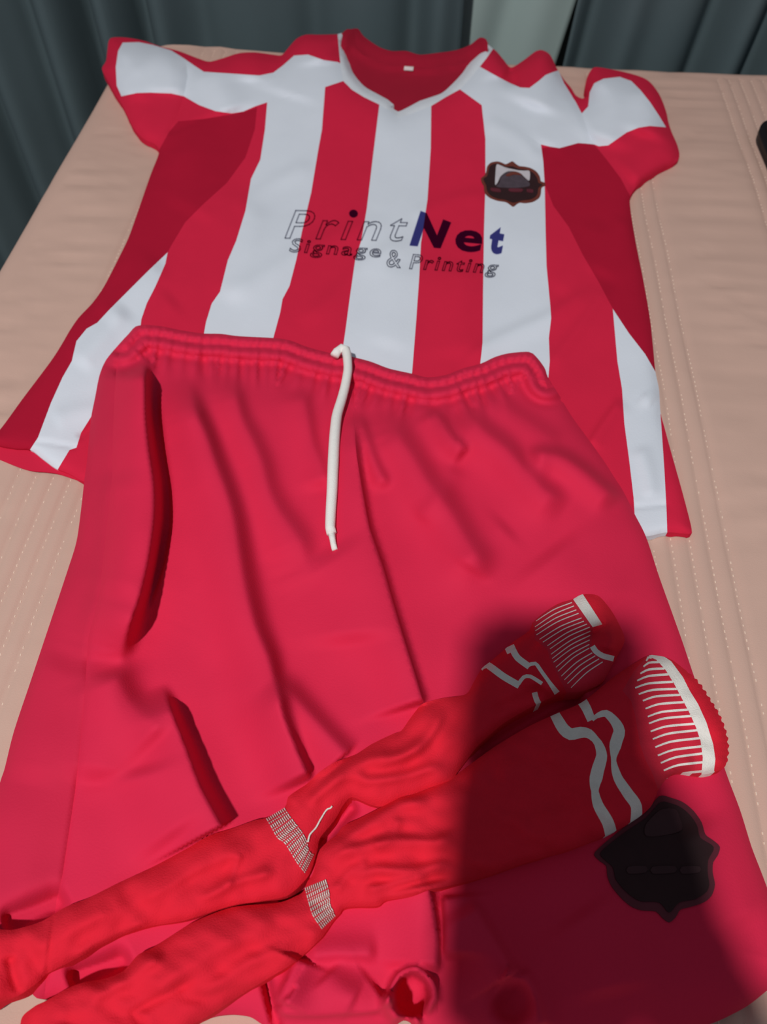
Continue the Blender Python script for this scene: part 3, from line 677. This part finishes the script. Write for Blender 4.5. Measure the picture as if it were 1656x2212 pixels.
# badge on the right leg
def zs(pts): return zb(pts, 1260, 1680, 396/1647)
SB1 = [(95,690),(130,640),(220,560),(400,420),(560,310),(680,165),(800,185),(900,225),(990,300),(1060,400),(1095,510),(1160,560),(1225,620),(1205,700),(1165,760),(1160,850),(1180,960),(1150,1060),(1080,1120),(960,1160),(870,1185),(830,1250),(770,1300),(700,1250),(650,1200),(520,1190),(420,1150),(330,1070),(250,970),(215,880),(205,790),(150,750)]
SB2 = [(150,690),(230,600),(400,470),(560,360),(690,220),(800,235),(880,270),(960,340),(1020,430),(1050,540),(1170,625),(1120,740),(1115,860),(1130,960),(1100,1030),(1000,1090),(860,1120),(770,1210),(680,1120),(520,1110),(440,1070),(360,1000),(290,910),(260,800)]
SB3 = [(560,420),(690,290),(820,280),(860,350),(880,470),(700,520),(560,520)]
bl = [patch('badge', cr(zs(SB1), True, 7), H_s, 0.0008, 8, M['badger'], sroot), patch('badge_field', cr(zs(SB2), True, 7), H_s, 0.0014, 8, M['badge'], sroot), patch('badge_dome', cr(zs(SB3), True, 7), H_s, 0.0020, 8, M['badgek'], sroot)]
for x0, x1 in ((400, 560), (620, 820), (880, 1040)):
    bl.append(patch('badge_mark', cr(zs([(x0,800),(x1,795),(x1,850),(x0,860)]), True, 6), H_s, 0.0020, 8, M['badgek'], sroot))
bl[0]['label'] = 'large dark plaque-shaped badge with reddish border'
for b in bl[1:]: b.parent = bl[0]
sparts += bl
shift(sparts, SO)

# ------------------------------------------------------------------ socks
def z6(pts): return [(1000 + x * 600/1656, 1260 + y * 600/1656) for x, y in pts]
def z5(pts): return [(560 + x * 240/1475, 1680 + y * 240/1475) for x, y in pts]
A_OUT = [(1257,1284),(1237,1294),(1205,1304),(1172,1325),(1150,1345),(1143,1362),(1110,1385),(1095,1398),(1060,1428),(1040,1444),(1022,1475),(1005,1500),(955,1508),(917,1518),(904,1528),(884,1554),(866,1579),(849,1585),(803,1607),(767,1630),(722,1647),(689,1668),(663,1693),(643,1706),(622,1722),(614,1745),
      (574,1767),(550,1772),(500,1790),(450,1806),(400,1835),(325,1875),(250,1910),(190,1940),(140,1960),(90,1990),(30,2008),(-50,2020),(-60,2190),(0,2165),(42,2150),(79,2124),(101,2104),(127,2090),(172,2067),(215,2043),(300,2006),(400,1988),(500,1956),(560,1947),(620,1935),(660,1900),(672,1880),(685,1838),(691,1810),(722,1772),(742,1738),(760,1722),
      (800,1738),(830,1742),(880,1722),(963,1694),(993,1662),(1030,1613),(1060,1585),(1088,1562),(1128,1538),(1178,1512),(1215,1498),(1262,1492),(1300,1474),(1322,1436),(1334,1416),(1349,1382),(1335,1345),(1315,1312),(1290,1286)]
B_OUT = [(1393,1419),(1418,1416),(1450,1425),(1490,1456),(1512,1478),(1533,1510),(1555,1547),(1569,1586),(1573,1622),(1566,1655),(1545,1667),(1515,1673),(1463,1668),(1440,1682),(1423,1704),(1403,1745),(1363,1775),(1308,1805),(1228,1835),(1128,1866),(1028,1900),(963,1915),(928,1921),(886,1937),(835,1945),(814,1957),(748,1960),(734,1974),(720,1990),(705,2012),(690,2030),
      (640,2076),(575,2116),(525,2146),(450,2195),(415,2214),(330,2275),(60,2275),(45,2205),(73,2175),(101,2161),(142,2137),(177,2123),(230,2113),(262,2100),(276,2088),(299,2062),(330,2047),(380,2015),(420,1991),(500,1960),(600,1950),(640,1935),(655,1925),(664,1904),(676,1886),(691,1835),(727,1802),(742,1784),(777,1767),(828,1741),(859,1723),(892,1716),
      (963,1688),(1010,1655),(1068,1613),(1138,1571),(1198,1543),(1258,1516),(1328,1460)]
ao = cr(A_OUT, True, 8); bo_ = cr(B_OUT, True, 4)
tg = np.roll(bo_, -1, 0) - np.roll(bo_, 1, 0); tg /= np.linalg.norm(tg, axis=1)[:, None]       # scalloped knit edge of the cuff
ac = np.cumsum(np.linalg.norm(bo_ - np.roll(bo_, 1, 0), axis=1))
bo_ = bo_ + np.stack([tg[:, 1], -tg[:, 0]], 1) * (2.2 * np.sin(ac * 2 * math.pi / 16) * sst(bo_[:, 0], 1470, 1500) * sst(-bo_[:, 1], -1655, -1640))[:, None]
A_F = [([(960,1520),(940,1570),(900,1620),(800,1660)], 4, 16, 12), ([(700,1690),(800,1640),(870,1630),(930,1590)], 4.5, 14, 14), ([(760,1690),(860,1680),(960,1650)], 4, 12, 12), ([(660,1740),(720,1690),(800,1670)], 4, 14, 14),
       ([(560,1830),(480,1850),(380,1900),(280,1960)], 4, 30, 16), ([(600,1880),(500,1910),(420,1950)], 4, 14, 12), ([(520,1840),(505,1880),(490,1920)], 2.5, 12, 8), ([(250,1960),(150,2010),(60,2060)], 4, 26, 20), ([(20,2060),(30,2110),(45,2150)], -4, 14, 14),
       ([(330,1990),(220,2045),(150,2080)], 3, 18, 8), ([(1160,1380),(1200,1410),(1230,1400)], 4, 16, 12), ([(1120,1480),(1160,1470),(1195,1500)], 4, 12, 12), ([(1060,1540),(1120,1510),(1180,1490)], -3, 14, 12), ([(1300,1350),(1320,1380),(1310,1410)], 6, 18, 14), ([(1260,1380),(1290,1360),(1310,1345)], -4, 10, 10)]
B_F = [([(700,1870),(760,1835),(870,1815),(940,1820),(1000,1790)], 6, 24, 12), ([(750,1900),(810,1880),(900,1880),(980,1860)], 5, 16, 12), ([(700,1850),(780,1790),(860,1740),(940,1730)], 5, 20, 14), ([(720,1930),(760,1880),(800,1860)], 3, 12, 12),
       ([(860,1760),(850,1800),(800,1830)], 3, 12, 14), ([(780,1925),(850,1910),(930,1890)], 4, 14, 10), ([(600,1990),(500,2030),(400,2090),(300,2160)], 5, 34, 24), ([(640,2030),(540,2080),(430,2150)], 3, 16, 16), ([(360,2050),(280,2110),(180,2170)], 4, 18, 16), ([(330,2212),(290,2190),(430,2110)], -3, 12, 12),
       ([(1060,1680),(1180,1640),(1260,1600)], 3, 40, 30), ([(1240,1590),(1330,1640),(1380,1720)], 3, 40, 40), ([(1255,1565),(1290,1550)], -3, 14, 14), ([(1100,1800),(1220,1770),(1330,1720)], 4, 40, 40), ([(1440,1680),(1465,1655),(1500,1650)], 4, 10, 14)]
def sockH(out, folds, T, seed, lift=0.0):
    def H(P):
        P = np.asarray(P, float); d = edged(P, out)
        onb = sst(P[:, 1], 2140, 2200) * sst(-P[:, 0], -140, -60)
        z = np.clip(H_s(P, False), 0.020, 0.036) * (1 - 0.5 * onb) + lift + 0.0045 + T * (1 - np.exp(-d / 15))
        for f in folds: z = z + 0.001 * fold(P, f[0], *f[1:]) * np.clip(d / 10 + 0.2, 0, 1)
        return z + waves(P, 7, 60, 0.0005, seed) + waves(P, 5, 130, 0.0010, seed + 1)
    return H
H_a = sockH(ao, A_F, 0.008, 41); H_b = sockH(bo_, B_F, 0.0095, 51, 0.001)
def ribbon(path, w):               # band of constant width along a path, as a pixel outline
    p = cr(path, step=8); t = np.gradient(p, axis=0); n = np.stack([-t[:, 1], t[:, 0]], 1); n /= np.linalg.norm(n, axis=1)[:, None]
    w = np.interp(np.linspace(0, 1, len(p)), np.linspace(0, 1, len(w)), w)[:, None] if hasattr(w, '__len__') else w
    return np.vstack([p + n*w/2, (p - n*w/2)[::-1]])
def ribs(left, right, n, f0, f1, wid):   # thin strips from the left boundary to the right one
    L = cr(left, step=3); Rr = cr(right, step=3); out = []
    for i in range(n):
        t = (i + 0.5) / n
        a = L[int(t * (len(L)-1))]; b = Rr[int(t * (len(Rr)-1))]
        m = (a + b) / 2 + np.array([0, -5.0])
        q = a + (b-a) * f0; e = a + (b-a) * f1
        out.append(ribbon([q, m, e], [wid * 0.7, wid, wid]))
    return out
def dashes(name, left, right, n, H, parent, off=0.0012):   # rows of white knitted stitches across a narrow band
    L = cr(left, step=2); Rr = cr(right, step=2); QS, CS, F = [], [], []
    for i in range(n):
        t = (i + 0.5) / n; big = i % 2 == 0
        a = L[int(t * (len(L)-1))]; b = Rr[int(t * (len(Rr)-1))]
        Lm = np.linalg.norm(b-a); k = max(3, int(Lm / 4.6)); d = (b-a)/Lm
        tn = L[min(len(L)-1, int(t*(len(L)-1))+2)] - L[max(0, int(t*(len(L)-1))-2)]; tn = tn / (np.linalg.norm(tn)+1e-9)
        hl = (4.0 if big else 1.7) * (0.9 + 0.2*random.random()); hw = 1.25
        for j in range(k):
            c = a + d * Lm * (j + 0.5) / k
            q = np.array([c - d*hw - tn*hl, c + d*hw - tn*hl, c + d*hw + tn*hl, c - d*hw + tn*hl])
            s = 8 * len(QS); QS.append(q); CS.append(c + (q-c)*0.75)
            F += [[s+4, s+5, s+6, s+7]] + [[s+m, s+(m+1) % 4, s+4+(m+1) % 4, s+4+m] for m in range(4)]
    Q = np.concatenate(QS); C2 = np.concatenate(CS); h = H(Q)
    W0 = pw(Q, h + off * 0.3).reshape(-1, 4, 3); W1 = pw(C2, h + off).reshape(-1, 4, 3)
    V = np.concatenate([W0, W1], 1).reshape(-1, 3)
    o = mesh_from(name, V, F, M['sockwhite'], parent, smooth=False); o['kind'] = 'stuff'; return o

# upper sock
ar = empty('football_sock', tuple(pw([(800, 1660)], 0.02)[0])); AO = np.array(ar.location)
tag(ar, 'scarlet sock with loose white thread, its cuff crumpled over on the shorts', 'sock', 'pair of socks on the shorts')
A_CUFF = closedd(z6([(655,95),(710,60),(830,245),(772,262)]), 6)
A_CUFF2 = ribbon(z6([(770,375),(790,405),(830,432),(898,450)]), 12)
A_EDGE = closedd(z6([(710,60),(830,245),(772,262),(765,370),(790,405),(830,432),(905,440),(1000,330),(960,240),(870,100),(760,40)]), 6)
A_S1 = ribbon(z6([(100,505),(140,485),(240,555),(335,610)]), 15)
A_S1b = ribbon(z6([(330,600),(360,560),(400,555),(470,598)]), 8)
A_S1c = ribbon(z6([(425,650),(440,700),(480,760)]), 12)
A_S2 = ribbon(z6([(255,405),(310,380)]), 14)
A_S2b = ribbon(z6([(295,395),(325,445),(395,497)]), 14)
A_S2c = ribbon(z6([(385,490),(430,478),(470,530),(560,655)]), [8, 8, 8, 13])
A_BAND = closedd(z5([(85,550),(345,405),(400,490),(490,610),(580,730),(640,850),(655,960),(735,1020),(610,1285),(490,1130),(340,890),(230,800),(150,660)]), 6)
RA = ribs(z6([(425,225),(415,260),(430,330),(500,390),(515,450),(560,540),(640,640)]), z6([(655,105),(690,160),(730,220),(768,265),(760,380),(790,420),(850,470)]), 17, 0.05, 0.96, 2.2)
A_RIBG = closedd(z6([(415,235),(470,170),(560,130),(655,95),(772,262),(765,370),(790,420),(830,445),(895,470),(850,560),(780,640),(620,660),(560,540),(515,450),(500,390),(430,340)]), 7)
sk = sheet(ao, [('cuff_band', A_CUFF, M['sockwhite']), ('cuff_band', A_CUFF2, M['sockwhite']), ('cuff_edge', A_EDGE, M['sock']), ('stripe', A_S1, M['sockwhite']), ('stripe', A_S1b, M['sockwhite']), ('stripe', A_S1c, M['sockwhite']), ('stripe', A_S2, M['sockwhite']), ('stripe', A_S2b, M['sockwhite']), ('stripe', A_S2c, M['sockwhite'])]
     + [('rib', r, M['sockwhite']) for r in RA] + [('ribbed_cuff', A_RIBG, M['sockdark']), ('ankle_band', A_BAND, M['sockdark'])], ('foot_and_leg', M['sock']), H_a, 5.5, ar, drop=0.012)
ap = list(sk.values())
for o in ap:
    if o.name.split('.')[0] == 'rib': o.parent = [q for q in ap if q.name.split('.')[0] == 'ribbed_cuff'][0]
ap.append(dashes('ankle_ribbing', z5([(85,550),(150,660),(230,800),(340,890),(490,1130),(610,1285)]), z5([(345,405),(400,490),(490,610),(580,730),(640,850),(655,960),(735,1020)]), 18, H_a, ar))
th = cr([(665,1819),(669,1803),(682,1788),(692,1770),(703,1752),(708,1747),(713,1746),(717,1741)], step=4)
ap.append(tube('loose_thread', pw(th, H_a(th) + 0.001), 0.0005, M['sockwhite'], ar, 6)); ap[-1]['label'] = 'loose white thread end'
shift(ap, AO)
# lower sock
br = empty('football_sock', tuple(pw([(850, 1850)], 0.02)[0])); BO = np.array(br.location)
tag(br, 'scarlet sock with wide flat ribbed cuff reaching the bedspread edge of the shorts', 'sock', 'pair of socks on the shorts')
cin = [(1110,440),(1150,455),(1205,515),(1255,595),(1300,680),(1350,775),(1388,860),(1415,940),(1428,1040),(1420,1140)]
cout = [(1150,422),(1195,435),(1240,465),(1310,560),(1350,640),(1400,720),(1450,830),(1490,960),(1503,1050),(1495,1115)]
B_CUFF = closedd(z6(cin + [(1450,1160),(1500,1130)] + cout[::-1] + [(1100,415)]), 6)
B_EDGE = closedd(z6(cout + [(1500,1150),(1700,1150),(1700,600),(1400,350),(1150,380)]), 6)
B_S1 = ribbon([(1194,1536),(1205,1556),(1217,1575),(1232,1586),(1254,1582),(1272,1585),(1291,1605),(1299,1632),(1290,1666),(1284,1702),(1291,1738),(1313,1778),(1322,1815)], [20, 24, 26, 24, 16, 22, 27, 28, 16, 22, 25, 26, 26])
B_S2 = ribbon([(1255,1512),(1266,1530),(1277,1556)], [22, 20, 18])
B_S3 = ribbon([(1279,1556),(1288,1547),(1308,1541),(1327,1558),(1337,1579),(1329,1608),(1325,1644),(1334,1680),(1355,1713),(1374,1742),(1372,1785)], [6, 14, 20, 26, 26, 10, 18, 22, 24, 24, 24])
B_BAND = closedd(z5([(600,1480),(890,1360),(930,1500),(945,1680),(1010,1830),(820,2010),(700,1830),(640,1640)]), 6)
rl = z6([(1090,460),(1020,540),(960,640),(1000,690),(1030,790),(1040,880),(1060,960),(1090,1050),(1130,1130),(1165,1200)])
RB = ribs(rl, z6(cin), 17, 0.22, 1.0, 5.0)
B_RIBG = closedd(z6([(1100,430),(1020,520),(950,640),(1000,700),(1025,790),(1040,880),(1055,960),(1085,1050),(1130,1140),(1160,1225),(1200,1210),(1255,1130),(1420,1160)] + cin[::-1]), 7)
sk = sheet(bo_, [('cuff_band', B_CUFF, M['sockwhite']), ('cuff_edge', B_EDGE, M['sock']), ('stripe', B_S1, M['sockwhite']), ('stripe', B_S2, M['sockwhite']), ('stripe', B_S3, M['sockwhite'])]
     + [('rib', r, M['sockwhite']) for r in RB] + [('ribbed_cuff', B_RIBG, M['sockdark']), ('ankle_band', B_BAND, M['sockdark'])], ('foot_and_leg', M['sock']), H_b, 5.5, br, drop=0.012)
bp_ = list(sk.values())
for o in bp_:
    if o.name.split('.')[0] == 'rib': o.parent = [q for q in bp_ if q.name.split('.')[0] == 'ribbed_cuff'][0]
bp_.append(dashes('ankle_ribbing', z5([(600,1480),(640,1640),(700,1830),(820,2010)]), z5([(890,1360),(930,1500),(945,1680),(970,1730),(1010,1830)]), 13, H_b, br))
shift(bp_, BO)

# ------------------------------------------------------------------ remote control at the edge of the bed
rr = empty('remote_control', (0.3700, 0.768, 0.0025)); tag(rr, 'black round-ended handset lying on the bedspread beyond the right sleeve', 'remote control')
pts = []
for k in range(13):
    a = math.pi * k / 12; pts.append((0.026 * math.cos(a), 0.088 + 0.034 * math.sin(a)))
for k in range(9):
    a = math.pi + math.pi * k / 8; pts.append((0.022 * math.cos(a), -0.088 + 0.020 * math.sin(a)))
bm = bmesh.new(); fv = [bm.verts.new((x, y, 0.0015)) for x, y in pts]; f = bm.faces.new(fv)
ex = bmesh.ops.extrude_face_region(bm, geom=[f]); bmesh.ops.translate(bm, verts=[v for v in ex['geom'] if isinstance(v, bmesh.types.BMVert)], vec=(0, 0, 0.019))
bmesh.ops.bevel(bm, geom=[e for e in bm.edges if abs(e.verts[0].co.z - e.verts[1].co.z) < 1e-5], offset=0.006, segments=4, affect='EDGES')
bm_obj('body', bm, M['black'], rr, True)
for i in range(3):
    for j in range(6):
        bm = bmesh.new(); bmesh.ops.create_cone(bm, cap_ends=True, segments=14, radius1=0.0045, radius2=0.0038, depth=0.002)
        bmesh.ops.translate(bm, verts=bm.verts, vec=(-0.012 + 0.012 * i, -0.07 + 0.022 * j, 0.0214)); bm_obj('button', bm, M['grey'], rr, True)

# ------------------------------------------------------------------ the photographer: phone, hand and body behind the lens
CM = Matrix.LocRotScale(Vector((0, 0, CAMH)), cam.rotation_euler, None)
def pl(x, y, z): return CM @ Vector((x, y, z))         # phone frame: right, up, back
ph = empty('smartphone', tuple(pl(-0.0215, -0.0715, 0.0075))); ph.rotation_euler = cam.rotation_euler
tag(ph, 'black smartphone held over the shorts by the person taking the picture', 'phone')
bm = bmesh.new(); bmesh.ops.create_cube(bm, size=1)
for v in bm.verts: v.co = Vector((v.co.x * 0.089, v.co.y * 0.178, v.co.z * 0.009))
bmesh.ops.bevel(bm, geom=[e for e in bm.edges if abs(e.verts[0].co.z - e.verts[1].co.z) > 0.005], offset=0.009, segments=6, affect='EDGES')
bmesh.ops.bevel(bm, geom=[e for e in bm.edges if abs(e.verts[0].co.z - e.verts[1].co.z) < 1e-6 and len(e.link_faces) == 2 and e.calc_face_angle() > 0.5], offset=0.002, segments=3, affect='EDGES')
bm_obj('body', bm, M['black'], ph)
box('screen', (-0.041, -0.083, 0.0045), (0.041, 0.083, 0.0049), M['glass'], ph)
for k in range(2):
    bm = bmesh.new(); bmesh.ops.create_cone(bm, cap_ends=True, segments=24, radius1=0.0055, radius2=0.0055, depth=0.0014)
    bmesh.ops.translate(bm, verts=bm.verts, vec=(0.0215, 0.0715 - 0.016 * k, -0.0052)); bm_obj('lens_ring', bm, M['glass'], ph, False)

def hf(x, y, z): return Vector((*cw(x, y), z))
def skin(name, nodes, edges, m, parent, root=0, sub=2):
    me = bpy.data.meshes.new(name); me.from_pydata([tuple(n[0]) for n in nodes], edges, []); o = link(name, me, m, parent)
    sk_ = o.modifiers.new('Skin', 'SKIN'); sk_.use_smooth_shade = True
    if not me.skin_vertices:
        me.attributes  # layer is made by the modifier on evaluation
        bm = bmesh.new(); bm.from_mesh(me); bm.verts.layers.skin.verify(); bm.to_mesh(me); bm.free()
    for i, n in enumerate(nodes):
        r = n[1] if isinstance(n[1], tuple) else (n[1], n[1])
        me.skin_vertices[0].data[i].radius = r; me.skin_vertices[0].data[i].use_root = (i == root)
    ss = o.modifiers.new('Subsurf', 'SUBSURF'); ss.levels = sub; ss.render_levels = sub
    return o
person = empty('person', tuple(hf(0.16, -0.56, FLOORZ)))
tag(person, 'person in grey t-shirt and dark trousers leaning over the bed with a phone', 'person')
PI = person.matrix_world.inverted() if False else Matrix.Translation(-Vector(person.location))
J = {}
def jn(k, p, r): J[k] = (PI @ p, r)
cx = 0.16
jn('pelvis', hf(cx, -0.56, 0.38), (0.112, 0.08)); jn('belly', hf(cx, -0.56, 0.52), (0.10, 0.07)); jn('chest', hf(cx, -0.55, 0.70), (0.12, 0.08)); jn('collar', hf(cx, -0.54, 0.83), (0.09, 0.07))
jn('neck', hf(cx, -0.525, 0.90), 0.05); jn('skull0', hf(cx, -0.505, 0.97), (0.062, 0.07)); jn('skull1', hf(cx, -0.50, 1.05), (0.075, 0.088)); jn('skull2', hf(cx, -0.51, 1.12), (0.062, 0.07))
jn('shR', hf(cx + 0.19, -0.53, 0.80), 0.058); jn('elR', hf(0.315, -0.40, 0.50), 0.050); jn('wrR', Vector(pl(0.076, -0.228, 0.036)), 0.038)
jn('paR', Vector(pl(0.024, -0.155, 0.014)), (0.052, 0.022))
jn('shL', hf(cx - 0.18, -0.55, 0.80), 0.058); jn('elL', hf(cx - 0.24, -0.60, 0.53), 0.040); jn('wrL', hf(cx - 0.22, -0.52, 0.29), 0.026); jn('paL', hf(cx - 0.215, -0.50, 0.22), (0.022, 0.034))
for s_, n_ in ((1, 'R'), (-1, 'L')):
    jn('hip' + n_, hf(cx + 0.09 * s_, -0.56, 0.32), 0.068); jn('kn' + n_, hf(cx + 0.11 * s_, -0.53, -0.09), 0.056); jn('an' + n_, hf(cx + 0.115 * s_, -0.57, -0.47), 0.038); jn('to' + n_, hf(cx + 0.135 * s_, -0.44, -0.52), 0.028)
ED = [('pelvis', 'belly'), ('belly', 'chest'), ('chest', 'collar'), ('collar', 'neck'), ('neck', 'skull0'), ('skull0', 'skull1'), ('skull1', 'skull2'),
      ('chest', 'shR'), ('shR', 'elR'), ('elR', 'wrR'), ('wrR', 'paR'), ('chest', 'shL'), ('shL', 'elL'), ('elL', 'wrL'), ('wrL', 'paL')]
for n_ in 'RL': ED += [('pelvis', 'hip' + n_), ('hip' + n_, 'kn' + n_), ('kn' + n_, 'an' + n_), ('an' + n_, 'to' + n_)]
for i, ly in enumerate((-0.058, -0.078, -0.098, -0.117)):          # four fingers round the back of the phone
    q = [(0.028, ly, -0.004), (0.008, ly + 0.003, -0.013), (-0.018, ly + 0.005, -0.0125), (-0.036 + 0.004 * abs(i - 1), ly + 0.006, -0.009)]
    prev = 'paR'
    for k, p in enumerate(q):
        nm = 'f%d%d' % (i, k); jn(nm, Vector(pl(*p)), 0.0092 - 0.0009 * k); ED.append((prev, nm)); prev = nm
prev = 'paR'
for k, p in enumerate([(0.036, -0.105, 0.022), (0.030, -0.075, 0.0235), (0.016, -0.055, 0.0225)]):
    nm = 't%d' % k; jn(nm, Vector(pl(*p)), 0.0105 - 0.001 * k); ED.append((prev, nm)); prev = nm
for i in range(4):                                                  # relaxed left hand
    prev = 'paL'
    for k in range(3):
        nm = 'g%d%d' % (i, k); jn(nm, hf(cx - 0.225 + 0.006 * k, -0.53 + 0.02 * i + 0.012 * k, 0.175 - 0.028 * k + 0.004 * abs(i - 1.5)), 0.009 - 0.0008 * k); ED.append((prev, nm)); prev = nm
prev = 'paL'
for k in range(2):
    nm = 'h%d' % k; jn(nm, hf(cx - 0.20, -0.465 + 0.012 * k, 0.205 - 0.03 * k), 0.010 - 0.001 * k); ED.append((prev, nm)); prev = nm
keys = list(J); ix = {k: i for i, k in enumerate(keys)}
skin('body', [J[k] for k in keys], [(ix[a], ix[b]) for a, b in ED], M['skin'], person)
def garment(name, ks, es, grow, m):
    nd = []
    for k, r in ks:
        p, r0 = J[k] if isinstance(k, str) else (PI @ k, 0.05)
        r0 = r0 if isinstance(r0, tuple) else (r0, r0); nd.append((p, tuple(x + grow for x in r0) if r is None else r))
    return skin(name, nd, es, m, person)
mid = lambda a, b, t: PI.inverted() @ (J[a][0] * (1 - t) + J[b][0] * t)
garment('t_shirt', [('belly', (0.145, 0.11)), (hf(cx, -0.56, 0.30), (0.18, 0.14)), ('chest', (0.155, 0.115)), ('collar', (0.10, 0.085)), ('shR', None), (mid('shR', 'elR', 0.6), (0.062, 0.062)), ('shL', None), (mid('shL', 'elL', 0.6), (0.062, 0.062))],
        [(0, 1), (0, 2), (2, 3), (2, 4), (4, 5), (2, 6), (6, 7)], 0.014, M['shirt'])
garment('trousers', [('pelvis', (0.15, 0.11)), ('hipR', (0.105, 0.105)), ('knR', None), ('anR', (0.052, 0.052)), ('hipL', (0.105, 0.105)), ('knL', None), ('anL', (0.052, 0.052)), (mid('pelvis', 'belly', 0.5), (0.14, 0.10))], [(0, 1), (1, 2), (2, 3), (0, 4), (4, 5), (5, 6), (0, 7)], 0.012, M['trousers'])
def ball(name, c, rx, ry, rz, m, parent, cut=None):
    bm = bmesh.new(); bmesh.ops.create_uvsphere(bm, u_segments=24, v_segments=16, radius=1)
    if cut is not None: bmesh.ops.delete(bm, geom=[v for v in bm.verts if v.co.z < cut - 0.55 * v.co.y * -1], context='VERTS')
    for v in bm.verts: v.co = Vector((v.co.x * rx, v.co.y * ry, v.co.z * rz)) + c
    return bm_obj(name, bm, m, parent, True)
hd = PI @ hf(cx, -0.51, 1.06)
ball('hair', hd, 0.088, 0.104, 0.108, M['hair'], person, cut=-0.15)
for s_ in (-1, 1):
    ball('eye', PI @ hf(cx + 0.03 * s_, -0.425, 1.05), 0.011, 0.008, 0.009, M['label'], person)
    ball('ear', PI @ hf(cx + 0.078 * s_, -0.51, 1.03), 0.010, 0.018, 0.03, M['skin'], person)
ball('nose', PI @ hf(cx, -0.425, 1.01), 0.012, 0.016, 0.02, M['skin'], person)
ball('mouth', PI @ hf(cx, -0.432, 0.965), 0.022, 0.008, 0.006, M['badger'], person)
